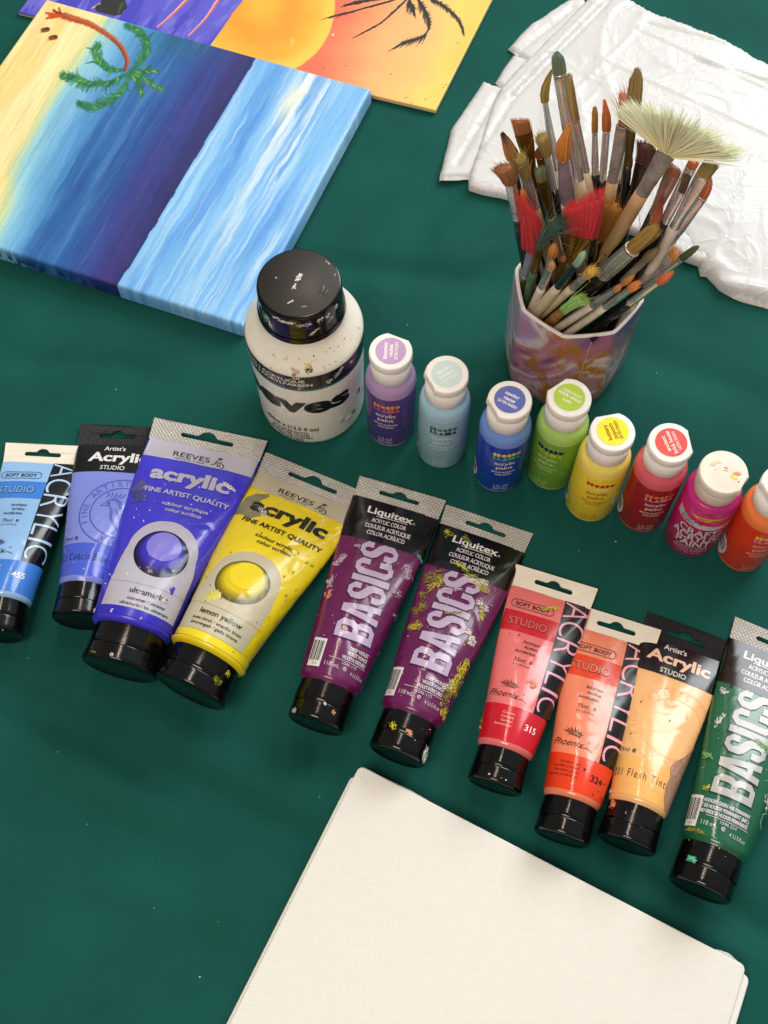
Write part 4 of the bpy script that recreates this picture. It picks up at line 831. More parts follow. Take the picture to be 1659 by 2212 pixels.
def curve(pts, n=24):
    """smooth curve through the points (Catmull-Rom)"""
    p = np.asarray(pts, float); p = np.vstack([2 * p[0] - p[1], p, 2 * p[-1] - p[-2]]); out = []
    for k in range(1, len(p) - 2):
        for t in np.linspace(0, 1, max(3, n // (len(p) - 3)), endpoint=False):
            a, b, c_, d = p[k - 1], p[k], p[k + 1], p[k + 2]
            out.append(.5 * (2 * b + (c_ - a) * t + (2 * a - 5 * b + 4 * c_ - d) * t * t + (3 * b - a - 3 * c_ + d) * t ** 3))
    return np.array(out + [p[-2]])
def canvas_mesh(name, O, E1, E2, thick, n1, n2, paintfn, material, root, rnd=.0022, loc=None):
    """O: a corner of the top face, E1/E2: edge vectors; the sides wrap round"""
    O, E1, E2 = map(np.asarray, (O, E1, E2)); l1, l2 = np.linalg.norm(E1), np.linalg.norm(E2); N = np.cross(E1, E2); N = N / np.linalg.norm(N); N = N if N[2] > 0 else -N
    def axis(n, L):
        q = np.linspace(rnd, L - rnd, n); dr = np.zeros(n)
        ext = [(rnd * (1 - math.sin(a)), rnd * (1 - math.cos(a))) for a in np.linspace(0.2, math.pi / 2, 4)] + [(0, thick * .6), (0, thick)]
        a = np.r_[[e[0] for e in ext][::-1], q, [L - e[0] for e in ext]]; d = np.r_[[e[1] for e in ext][::-1], dr, [e[1] for e in ext]]; return a, d
    a, da = axis(n1, l1); b, db = axis(n2, l2); A, B = np.meshgrid(a, b); D = np.minimum(np.maximum(*np.meshgrid(da, db)), thick)
    P = O + A.ravel()[:, None] * E1 / l1 + B.ravel()[:, None] * E2 / l2 - D.ravel()[:, None] * N
    top = O + A.ravel()[:, None] * E1 / l1 + B.ravel()[:, None] * E2 / l2
    cols = paintfn(proj(top + np.array([root.location.x, root.location.y, 0])), D.ravel(), A.ravel() / l1, B.ravel() / l2); F = grid_faces(len(a), len(b))
    if np.cross(E1, E2)[2] < 0: F = [f[::-1] for f in F]
    return mesh(name, P, F, material, root, cols=lin(np.clip(cols, 0, 255)))
def seg_side(P, a, b):
    """signed distance to the line a-b, positive on the left of a->b as drawn (y down)"""
    a, b = np.array(a, float), np.array(b, float); d = (b - a) / np.linalg.norm(b - a); q = P - a; return q[:, 0] * d[1] - q[:, 1] * d[0]
PAINTED = mat('painted_canvas', (200, 200, 200), .40, attr=True, coat=.12, bump=[('weave', 420, .10, .0004), ('noise', 140, .12, .001)], rvar=.10)
PAINTED.node_tree.nodes['Principled BSDF'].inputs['Specular IOR Level'].default_value = .4

def paint_sea(P, D, A, B):
    p = Painter(P); q = lambda x, y: (x / 3.572, y / 3.572)
    ha, hb = (557, 120), (246, 630)
    h = seg_side(P, ha, hb) + 3.5 * (fbm(P[:, 1] * .03, P[:, 0] * .03, 3) - .5) * 2          # + : sky side
    if np.median(seg_side(np.array([[700., 300.]]), ha, hb)) < 0: h = -h
    d = np.array([hb[0] - ha[0], hb[1] - ha[1]], float); d /= np.linalg.norm(d)
    along = (P - np.array(ha)) @ d
    st = lambda fx, fy, o=4, s=0: fbm(h * fx * .8 + 50 + s, along * fy * .42 + 20 + s, min(o, 3))
    sky = h > 0
    # sky
    p.mix((118, 182, 238), np.ones(len(P)))
    p.mix((88, 152, 226), sstep(.42, .72, st(.05, .008)) * .8)
    p.mix((168, 212, 244), sstep(.45, .75, st(.09, .012, 4, 9)) * .7)
    ridge = np.exp(-((h - 118 - .05 * along + 16 * (st(.0, .02, 2, 4) - .5)) / 26) ** 2)
    p.mix((226, 238, 244), ridge * sstep(.36, .66, st(.16, .022, 4, 13)) * (.30 + .65 * sstep(500, 0, along)))
    p.mix((236, 236, 214), np.exp(-((h - 112) / 16) ** 2 - ((along - 45) / 50) ** 2) * .9)
    p.mix((222, 238, 248), np.exp(-((h - 170) / 18) ** 2) * sstep(.5, .64, st(.25, .02, 3, 23)) * .8 * sstep(420, 120, along))
    p.mix((225, 240, 250), sstep(.60, .84, st(.16, .014, 5, 31)) * .40)
    p.mix((70, 134, 214), np.exp(-((h - 66 - .02 * along) / 7) ** 2) * sstep(.42, .6, st(.05, .015, 3, 37)) * .8)
    p.mix((205, 232, 250), np.exp(-((h - 10) / 10) ** 2) * sstep(.40, .7, st(.08, .01, 3, 41)) * .45)
    # sea
    s_ = Painter(P); hh = -h
    sb = curve([(232, 30), (205, 70), (168, 126), (132, 170), (98, 218), (56, 297), (24, 360), (2, 440), (-40, 530)], 60)
    dist = np.full(len(P), 1e9); sgn = np.ones(len(P))
    for k in range(len(sb) - 1):
        a, b = sb[k], sb[k + 1]; dd = b - a; t = np.clip((P - a) @ dd / (dd @ dd), 0, 1); r = P - a - t[:, None] * dd; rr = np.hypot(*r.T); m = rr < dist; dist[m] = rr[m]; sgn[m] = np.sign(r[m, 0] * -dd[1] + r[m, 1] * dd[0])
    if np.median(sgn[np.argsort(((P - np.array([400, 400])) ** 2).sum(1))[:20]]) < 0: sgn = -sgn
    sd = dist * sgn + 7 * (st(.03, .02, 3, 57) - .5) * 2          # + : sea side of the shore
    k = np.clip(hh / np.maximum(hh + np.maximum(sd, 0), 1e-3), 0, 1)    # 0 horizon .. 1 shore
    k = k + .07 * (st(.08, .008, 4, 61) - .5) * 2
    stops = [(0, (36, 38, 100)), (.10, (44, 48, 118)), (.24, (50, 64, 142)), (.38, (40, 88, 158)), (.55, (44, 104, 172)), (.70, (72, 142, 200)), (.84, (116, 178, 222)), (.93, (150, 206, 220)), (1.0, (196, 216, 170))]
    for ch in range(3): s_.c[:, ch] = np.interp(k, [a for a, _ in stops], [c[ch] for _, c in stops])
    s_.mix((26, 66, 136), sstep(.48, .78, st(.09, .010, 4, 67)) * .55 * sstep(.9, .5, k))
    s_.mix((104, 162, 214), sstep(.50, .85, st(.11, .014, 5, 71)) * .40 * sstep(.1, .4, k))
    s_.mix((74, 40, 120), np.exp(-((hh - 34) / 16) ** 2) * sstep(.36, .66, st(.05, .008, 3, 73)) * .35)
    s_.mix((30, 96, 120), np.exp(-((P[:, 0] - 395) / 80) ** 2 - ((P[:, 1] - 85) / 40) ** 2) * .55)
    sand = sstep(2, -16, sd); s_.mix((214, 216, 152), sstep(16, -6, sd) * .8); s_.mix((246, 226, 164), sand)
    s_.mix((246, 212, 136), sand * sstep(.46, .66, st(.03, .006, 3, 77)) * .8); s_.mix((250, 234, 178), sand * sstep(.55, .7, st(.05, .01, 3, 79)) * .6)
    p.c = np.where(sky[:, None], p.c, s_.c)
    # footprints and palm
    for x, y in ((350, 230), (410, 290)):
        X, Y = q(x, y); p.stroke([(X - 5, Y + 1), (X + 5, Y - 1)], 10, (96, 60, 30), .95, soft=.3); p.stroke([(X - 4, Y + 2), (X + 2, Y + 1)], 5, (150, 70, 26), .9); p.stroke([(X - 1, Y - 3), (X + 6, Y - 2)], 4, (44, 44, 20), .8); p.stroke([(X - 12, Y + 5), (X - 10, Y + 6)], 1.6, (90, 70, 50), .6)
    tr = curve([q(*v) for v in ((500, 125), (600, 155), (700, 190), (820, 262), (905, 330), (955, 400), (980, 470), (968, 540))], 50)
    for e in ((355, 100), (360, 142), (415, 76), (455, 62), (380, 120)): p.stroke([q(*e), q(470, 120), q(580, 152)], 9, (196, 74, 26), .95, (.5, 1.2), jitter=.4)
    p.stroke(tr, 11.5, (170, 78, 40), 1, (1.25, .7), jitter=.3); p.stroke(tr + (2.5, -2), 4, (200, 104, 62), .7); p.stroke(tr[len(tr) // 2:] + (-2, 1), 6, (120, 66, 44), .8); p.stroke([q(410, 85), q(470, 105)], 4, (90, 36, 16), .8)
    fr = [[(1005, 545), (1060, 505), (1115, 445), (1145, 385), (1130, 310), (1080, 240), (985, 200)], [(950, 540), (870, 545), (800, 520), (745, 450), (730, 390), (755, 350)], [(965, 575), (860, 632), (740, 645), (640, 625), (560, 590), (485, 582)], [(990, 570), (965, 680), (890, 760), (790, 815), (700, 838), (612, 802)], [(1010, 558), (1100, 556), (1210, 548)], [(1020, 565), (1100, 605), (1180, 655), (1255, 690)], [(1010, 575), (1065, 650), (1098, 740)]]
    g = np.random.default_rng(5)
    for k, f in enumerate(fr):
        cv = curve([q(*v) for v in f], 40); n = len(cv); big = k < 4
        p.stroke(cv, 14 if big else 11, (36, 112, 80), .92, (.5, 1.1) if big else (1.1, .5), jitter=.6, soft=.6)
        inn = {0: -1, 1: 1, 2: -1, 3: 1}.get(k, 0)
        for j in range(3, n, 1 if big else 2):
            t = cv[min(j + 1, n - 1)] - cv[j - 1]; t = t / (np.linalg.norm(t) + 1e-9); nn = np.array([-t[1], t[0]]) * (inn if inn and g.random() < .8 else g.choice([-1, 1])); L = (25 if big else 14) * g.uniform(.6, 1.2) * math.sin(math.pi * min(.95, .15 + .85 * j / n)) + 3
            e = cv[j] + t * L * .7 + nn * L * .75
            p.stroke([cv[j], cv[j] + t * L * .5 + nn * L * .3, e], 6.4, ((28, 98, 76), (60, 140, 80), (44, 122, 70))[int(g.integers(3))], .8, (1, .3), soft=.7)
        for j in range(4, n - 2, 3):
            t = cv[j + 1] - cv[j - 1]; t = t / np.linalg.norm(t); nn = np.array([-t[1], t[0]]) * (inn or 1)
            if g.random() < .38: p.stroke([cv[j] - nn * 1, cv[j] + t * g.uniform(4, 9) + nn * g.uniform(2, 6)], 2.6, (176, 200, 66), .7, (1, .3), soft=.6)
    # paint wraps the sides, darker and patchy on the lower side
    side = sstep(.001, .006, D)
    p.mix((24, 44, 112), side * (B > .9) * (~sky) * sstep(.45, .55, fbm(P[:, 0] * .08, P[:, 1] * .08 + D * 300, 3)) * .9)
    p.mix((90, 150, 216), side * (B > .9) * sky * .35)
    p.c = p.c * (1 + .07 * (fbm(h * .9 + 7, along * .02 + 3, 2) - .5) * 2)[:, None] * (1 + .05 * (fbm(h * .25 + 90, along * .008, 3) - .5) * 2)[:, None]
    return p.c
R_, Bc, Lc = at(801, 192, .020), at(525, 703, .0162), at(100, -3, .0203)
root = thing('stretched_canvas', "blue beach painting on stretched canvas with a palm tree", 'painting', (R_[0], R_[1], 0))
canvas_mesh('painted_cloth', R_ - np.array([R_[0], R_[1], 0]), Lc - R_, Bc - R_, .0158, 470, 400, paint_sea, PAINTED, root)
WOODB = mat('stretcher_wood', (196, 164, 120), .6, var=.1, vscale=30, stretch=(1, 8, 1))
def frame_under(root, O, E1, E2, drop, w, m):
    E1, E2 = np.asarray(E1), np.asarray(E2); u1, u2 = E1 / np.linalg.norm(E1), E2 / np.linalg.norm(E2); N = np.array([0, 0, 1.0]); i = .002
    c = [O + u1 * i + u2 * i, O + E1 - u1 * i + u2 * i, O + E1 + E2 - u1 * i - u2 * i, O + E2 + u1 * i - u2 * i]
    n = [O + u1 * w + u2 * w, O + E1 - u1 * w + u2 * w, O + E1 + E2 - u1 * w - u2 * w, O + E2 + u1 * w - u2 * w]
    V = [x - N * .002 for x in c + n] + [x - N * drop for x in c + n]; F = []
    for k in range(4):
        j = (k + 1) % 4; F += [(k, j, 4 + j, 4 + k), (8 + k, 12 + k, 12 + j, 8 + j), (k, 8 + k, 8 + j, j), (4 + k, 4 + j, 12 + j, 12 + k)]
    return mesh('stretcher_frame', V, F, m, root, False)
frame_under(root, R_ - np.array([R_[0], R_[1], 0]), Lc - R_, Bc - R_, .0154, .03, WOODB)

def paint_sunset(P, D, A, B):
    p = Painter(P); f = lambda x, y: ((600 + x / 1.58) / 1.507, y / 2.381); q = lambda x, y: (x / 3.572, y / 3.572)
    ha, hb = (524, 0), (459, 90); h = seg_side(P, ha, hb)
    if seg_side(np.array([[700., 60.]]), ha, hb)[0] < 0: h = -h
    r = np.hypot(P[:, 0] - 566, P[:, 1] - 8) + 3 * (fbm(P[:, 0] * .03, P[:, 1] * .03, 2) - .5)
    n1 = fbm(P[:, 0] * .012 + 9, P[:, 1] * .03, 4)
    g = np.clip((seg_side(P, (1063, 0), (940, 240)) if seg_side(np.array([[800., 100.]]), (1063, 0), (940, 240))[0] > 0 else -seg_side(P, (1063, 0), (940, 240))), -10, 900)   # distance from the right edge
    stops = [(0, (236, 196, 92)), (40, (240, 206, 104)), (95, (250, 190, 112)), (170, (250, 172, 110)), (230, (244, 142, 96)), (285, (238, 112, 84)), (360, (234, 106, 82))]
    gg = g + 60 * (n1 - .5) + .10 * (P[:, 1] - 100)
    for ch in range(3): p.c[:, ch] = np.interp(gg, [a for a, _ in stops], [c[ch] for _, c in stops])
    p.mix((246, 176, 128), np.exp(-((P[:, 0] - 905) / 70) ** 2 - ((P[:, 1] - 70) / 60) ** 2) * .5)
    sun = sstep(160, 155, r) * (h > -6)
    p.mix((240, 184, 62), sun); p.mix((238, 152, 46), sun * np.exp(-((r - 70 - 60 * (n1 - .5)) / 45) ** 2) * .85); p.mix((240, 200, 84), sun * sstep(118, 150, r) * .9)
    p.mix((244, 206, 130), sun * np.exp(-((P[:, 0] - 632) / 4) ** 2 - ((P[:, 1] - 90) / 8) ** 2) * .7)
    w = sstep(1.5, -1.5, h + 3 * (fbm(P[:, 1] * .04, P[:, 0] * .04, 2) - .5))
    p.mix((92, 92, 206), w); p.mix((66, 66, 186), w * sstep(.48, .66, fbm(h * .05 + 4, P[:, 1] * .012, 4)) * .8); p.mix((132, 128, 220), w * sstep(.55, .7, fbm(h * .07 + 14, P[:, 1] * .02, 4)) * .6)
    for pts, wd in (([(232, 0), (199, 18)], 7), ([(425, -26), (403, 0), (372, 31), (340, 59)], 10), ([(490, -30), (464, 11), (442, 42), (407, 78)], 9), ([(560, -90), (520, -30)], 8)):
        p.stroke(curve([q(x * 3.572, y * 3.572) for x, y in pts], 12), wd, (226, 140, 140), .95, (1.1, .3), jitter=.5); p.stroke(curve(pts, 12) + (1.5, 1.5), wd * .4, (168, 84, 92), .7, (1.2, .3), jitter=.5); p.stroke(curve(pts, 12) + (-1.5, -1), wd * .3, (244, 190, 176), .8, (1, .3))
    for pts in ([(232, -6), (262, 4), (266, 14)], [(225, 6), (250, 16), (258, 24)], [(214, 18), (248, 26)], [(240, -30), (262, -14)]): p.stroke(pts, 17, (44, 50, 48), 1, soft=.15)
    p.stroke([(264, 8), (256, 26)], 5, (96, 92, 96), .6, jitter=.5)
    K_ = (30, 36, 34); g_ = np.random.default_rng(8)
    for pts, L, dirn in (([(1130, -20), (1060, 5), (960, 32), (870, 58), (790, 76)], 60, (-.95, .35)), ([(1150, -10), (1090, 50), (1010, 118), (920, 168)], 44, (-.75, .45)), ([(1190, -20), (1238, 50), (1262, 120), (1232, 180), (1125, 218)], 62, (-.55, .75)), ([(1240, -20), (1330, 25), (1400, 85), (1432, 142)], 44, (-.1, 1)), ([(1150, -40), (1000, -10), (880, 10)], 70, (-.9, .45)), ([(1180, -60), (1160, 0), (1180, 40)], 50, (-.3, 1))):
        cv = curve([f(*v) for v in pts], 44); p.stroke(cv, 4.2, K_, 1, (1, .5), soft=.2)
        for j in range(2, len(cv)):
            t = cv[min(j + 1, len(cv) - 1)] - cv[j - 1]; t = t / (np.linalg.norm(t) + 1e-9); dv = np.array(dirn); dv = dv / np.linalg.norm(dv)
            for s in (1, -.45):
                l = L / 2.381 * g_.uniform(.6, 1.15) * abs(s); e = cv[j] + (t * .75 + dv * .6 * np.sign(s)) * l + g_.normal(0, 1.2, 2); p.stroke([cv[j], cv[j] + t * l * .4 + dv * s * l * .2, e], 3.3, K_, .95, (1, .35), soft=.3)
    for x, y in ((1405, 220), (1330, 450), (1345, 435), (1140, 500), (1165, 528), (715, 350), (830, 338), (1240, 510), (1060, 380)): p.stroke([f(x, y), f(x + 5, y + 1)], 2.4, (110, 80, 50), .7, jitter=.6)
    p.stroke([f(763, 180), f(766, 178)], 4, (250, 226, 196), .95)
    p.mix((226, 206, 170), sstep(.0008, .002, D) * .8)
    return p.c
BR = at(941, 238, .0042); TR_ = at(1063, -2, .0042); BL = at(801, 205, .0042)
u1 = (TR_ - BR) / np.linalg.norm(TR_ - BR); u2 = (BL - BR); u2 = u2 / np.linalg.norm(u2)
root = thing('canvas_board', "orange sunset painting with black palm fronds, partly under the blue painting", 'painting', (BR[0], BR[1], 0))
canvas_mesh('painted_board', BR - np.array([BR[0], BR[1], 0]), u2 * .385, u1 * .30, .0036, 720, 560, paint_sunset, PAINTED, root, .0010)

# ================================================================== blank canvas panels, stacked
BLANK = mat('primed_canvas', (231, 229, 223), .75, bump=[('weave', 300, .22, .0005), ('noise', 300, .25, .0008)], var=.012, vscale=200, spec=.25)
EDGEM = mat('panel_edge_tape', (238, 230, 214), .7, bump=[('ribx', 160, .2, .0004)], var=.03)
pa, pb, pc_ = at(777, 1652, .0140), at(1613, 2086, .0140), at(495, 2212, .0140)
e1 = (pb - pa) / np.linalg.norm(pb - pa); L1 = np.linalg.norm(pb - pa); e2 = (pc_ - pa) / np.linalg.norm(pc_ - pa); rb = at(1575, 2212, .014) - pb; rb = rb / np.linalg.norm(rb)
def panel(label, o1, o2, z1, grow, thick=.0042, name='blank_canvas'):
    A = pa + e1 * o1 + e2 * o2; B = pb + e1 * (o1 + grow) + e2 * o2; Lb = .405
    Cq = [A[:2], B[:2], B[:2] + rb[:2] * Lb, A[:2] + e2[:2] * Lb]; pts = []; r = .0045
    for k in range(4):
        c, p0, p1 = Cq[k], Cq[k - 1], Cq[(k + 1) % 4]; a = (p0 - c) / np.linalg.norm(p0 - c); b = (p1 - c) / np.linalg.norm(p1 - c)
        for t in np.linspace(0, 1, 7): pts.append(c + a * r * (1 - t) ** 2 + b * r * t ** 2)
    pts = np.array(pts); o = A[:2]; ctr = pts.mean(0); V = []; n = len(pts)
    for ins, z in ((.0008, z1 - thick), (.0, z1 - thick + .0008), (0, z1 - .0010), (.0004, z1 - .0003), (.0012, z1)):
        d = pts - ctr; V.append(np.c_[pts - d / np.linalg.norm(d, axis=1)[:, None] * ins - o, np.full(n, z)])
    V = np.concatenate(V); F = grid_faces(n, 5, True); sg = np.cross(pts[1] - pts[0], pts[3] - pts[1])
    area2 = np.sum(pts[:, 0] * np.roll(pts[:, 1], -1) - np.roll(pts[:, 0], -1) * pts[:, 1])
    F += [tuple(range(4 * n, 5 * n)), tuple(range(n))[::-1]]
    if area2 < 0: F = [f[::-1] for f in F]
    ob_ = sharp(mesh(name, V, F, BLANK, None, fm=None), 18); ob_.location = (o[0], o[1], 0)
    return tag(ob_, label, 'canvas panel', "blank white canvas panels stacked at the front")
panel("blank white canvas panel on top of the stack", 0, 0, .0140, 0)
panel("white canvas panel in the middle of the stack, jutting out to the right", .0006, .0042, .0096, .0045)
panel("white canvas panel at the bottom of the stack, jutting out to the left", -.0028, .0062, .0052, .002)
FILMC = mat('clear_wrap_film', (244, 242, 236), .3, trans=.25, ior=1.2, bump=[('noise', 160, .8, .003)])
g = np.random.default_rng(2)
for (s0, s1, wmx, side) in ((.012, .055, .0012, 'left'), (.242, .258, .0022, 'right')):
    n = 26; V, F = [], []
    for k in range(n):
        t = k / (n - 1); s = s0 + (s1 - s0) * t; w = wmx * (math.sin(math.pi * min(1, t * 1.02 + .02)) ** .6) * g.uniform(.85, 1.05) + .0004
        for j in range(4):
            p_ = pa + e1 * s - e2 * (-.003 + (w + .003) * j / 3); V.append((p_[0] - pa[0], p_[1] - pa[1], .0094 + .0006 * math.sin(9 * t + j) + g.uniform(-.0003, .0003) - .0015 * (j / 3)))
    F = [(k * 4 + j, k * 4 + j + 1, (k + 1) * 4 + j + 1, (k + 1) * 4 + j) for k in range(n - 1) for j in range(3)]
    o = mesh('plastic_wrap', V, F, FILMC); o.location = (pa[0], pa[1], 0); so = o.modifiers.new('thick', 'SOLIDIFY'); so.thickness = .0002
    tag(o, "torn clear plastic wrap at the %s corner of the white canvas stack" % ('upper' if side == 'left' else 'right-hand'), 'plastic wrap', "scraps of clear plastic wrap")

# ================================================================== white plastic aprons
def film_mat(name, rgb):
    m = mat(name, rgb, .36, coat=.0, var=.02, vscale=30, bump=[('crinkle', 15, .20, .0016), ('crinkle', 38, .15, .0009), ('noise', 30, .2, .005)], spec=.5)
    return m
APR = film_mat('white_plastic_film', (205, 206, 206))
def poly_dist(P, Q):
    d = np.full(len(P), 1e9)
    for k in range(len(Q)):
        a, b = Q[k], Q[(k + 1) % len(Q)]; e = b - a; t = np.clip((P - a) @ e / (e @ e + 1e-12), 0, 1); d = np.minimum(d, np.hypot(*(P - a - t[:, None] * e).T))
    return d
def inside(P, Q):
    c = np.zeros(len(P), bool); n = len(Q)
    for k in range(n):
        a, b = Q[k], Q[(k + 1) % n]; m = (a[1] > P[:, 1]) != (b[1] > P[:, 1])
        with np.errstate(divide='ignore', invalid='ignore'): x = (b[0] - a[0]) * (P[:, 1] - a[1]) / (b[1] - a[1]) + a[0]
        c ^= m & (P[:, 0] < x)
    return c
def wrinkle(x, y, seed, amp):
    r = lambda f, s: np.clip(1 - np.abs(f - .5) * s, 0, 1) ** 2
    a = fbm(x * 13 + seed, y * 9 + seed * 2, 2); b = fbm((x + y * .7) * 18 + seed, (y - x * .7) * 7, 2); c = fbm((x - y * .6) * 9, (y + x * .6) * 20 + seed, 2); d = fbm(x * 6 + seed * 3, y * 15, 3)
    m = sstep(.35, .6, fbm(x * 9 + seed * 5, y * 9, 2))
    return amp * (.55 * r(a, 22) + .5 * r(b, 26) * m + .5 * r(c, 26) + .6 * r(d, 20) * m + .5 * (fbm(x * 8 + 3 * seed, y * 8, 2) - .5))
def apron(label, px, z0, t, seed, amp, roll=.006, creases=(), step=.0024, over=()):
    Q = np.array([at(x, y, z0)[:2] for x, y in px]); pts = []
    for k in range(len(Q)):
        a, b = Q[k], Q[(k + 1) % len(Q)]; n = max(2, int(np.linalg.norm(b - a) / step))
        for j in range(n): pts.append(a + (b - a) * j / n)
    pts = np.array(pts); nn = len(pts); pts[:, 0] += .0022 * (fbm(pts[:, 0] * 50 + seed, pts[:, 1] * 50, 3) - .5); pts[:, 1] += .0022 * (fbm(pts[:, 0] * 50 + seed + 40, pts[:, 1] * 50, 3) - .5)
    lo, hi = pts.min(0), pts.max(0); gx, gy = np.meshgrid(np.arange(lo[0], hi[0], step), np.arange(lo[1], hi[1], step)); G = np.stack([gx.ravel(), gy.ravel()], -1); G[:, 0] += np.where(np.arange(len(G)) // gx.shape[1] % 2, step / 2, 0)
    G += rng.uniform(-.0004, .0004, G.shape); G = G[inside(G, pts)]; G = G[poly_dist(G, pts) > step * .6]
    A = np.vstack([pts, G])
    res = geometry.delaunay_2d_cdt([Vector(p) for p in A], [(k, (k + 1) % nn) for k in range(nn)], [list(range(nn))], 1, 1e-7)
    V2 = np.array([tuple(v) for v in res[0]]); F = [tuple(f) for f in res[2]]
    d = poly_dist(V2, pts); z = z0 + t * np.sqrt(np.clip(1 - (1 - np.clip(d / roll, 0, 1)) ** 2, 0, 1)) * .8 + t * .2 * sstep(0, .05, d)
    z = z + wrinkle(V2[:, 0], V2[:, 1], seed, amp) * sstep(0, .006, d)
    for ca, cb, w, h in creases:
        a, b = at(*ca, z0 + t)[:2], at(*cb, z0 + t)[:2]; e = b - a; L = np.linalg.norm(e); tt = np.clip((V2 - a) @ e / L / L, 0, 1); dd = np.hypot(*(V2 - a - tt[:, None] * e).T); z = z + h * np.exp(-(dd / w) ** 2)
    o = V2.mean(0); n0 = len(V2); bnd = {}
    for f in F:
        for k in range(len(f)):
            e = (f[k], f[(k + 1) % len(f)]); bnd[e] = bnd.get(e, 0) + 1
    be = [e for e in bnd if (e[1], e[0]) not in bnd]; vid = sorted({v for e in be for v in e}); mp = {v: n0 + i for i, v in enumerate(vid)}
    V = np.vstack([np.c_[V2 - o, z], np.c_[V2[vid] - o, np.full(len(vid), max(.0002, z0 - .004))]])
    F = F + [(a, mp[a], mp[b], b) for a, b in be]
    ob_ = mesh('plastic_apron', V, F, APR); ob_.location = (o[0], o[1], 0)
    return tag(ob_, label, 'plastic apron', "folded white plastic aprons in the back corner")
apron("white plastic fold poking out at the upper left of the apron pile", [(1098, 106), (1147, 52), (1228, 2), (1258, -6), (1300, 60), (1220, 160), (1140, 136)], .0005, .0045, 3, .0008, creases=[((1110, 118), (1240, 14), .0018, -.0022)])
apron("narrow white plastic fold between the two left-hand flaps of the apron pile", [(1068, 180), (1109, 119), (1140, 130), (1210, 150), (1160, 210), (1081, 192)], .0004, .0035, 5, .0006)
apron("white plastic flap spreading to the lower left of the apron pile", [(1043, 177), (1085, 192), (1170, 230), (1150, 350), (1013, 388), (949, 390), (951, 376), (973, 286), (1006, 232), (1036, 186)], .0004, .005, 7, .0008, creases=[((1075, 200), (1035, 268), .0018, -.0026), ((1035, 268), (986, 352), .0018, -.0026), ((952, 380), (1013, 378), .001, -.0008)])
apron("white plastic apron bulging out at the lower right under the pile", [(1400, 380), (1480, 560), (1506, 568), (1514, 596), (1527, 598), (1552, 627), (1586, 646), (1659, 668), (1800, 706), (1830, 420)], .0005, .0105, 9, .0012, roll=.012, creases=[((1530, 600), (1800, 650), .004, .003), ((1560, 628), (1800, 676), .003, -.0025)])
apron("large white plastic apron folded flat on top of the pile", [(1272, -2), (1300, -40), (1345, -10), (1413, 31), (1501, 62), (1567, 88), (1633, 128), (1665, 143), (1820, 230), (1830, 615), (1659, 592), (1583, 580), (1509, 569), (1483, 560), (1420, 520), (1300, 480), (1180, 446), (1092, 425), (1040, 413), (1013, 405), (1010, 385), (1024, 345), (1052, 262), (1081, 190), (1160, 108)], .0050, .0038, 11, .0020, roll=.0035,
      creases=[((1318, -4), (1111, 204), .0020, -.0040), ((1111, 204), (1040, 320), .0018, -.0020), ((1290, 4), (1090, 206), .0018, .0016), ((1240, 200), (1380, 60), .0014, .0012), ((1380, 60), (1660, 190), .0016, .0016), ((1400, 52), (1560, 90), .0018, -.0022), ((1290, 120), (1660, 290), .0016, .0012), ((1250, 240), (1340, 140), .0012, .0010), ((1530, 430), (1660, 450), .0014, .0014), ((1500, 460), (1660, 520), .0018, .0018), ((1480, 500), (1660, 560), .0016, -.0012), ((1500, 130), (1660, 175), .0018, -.0022), ((1020, 392), (1090, 414), .001, -.0008)])

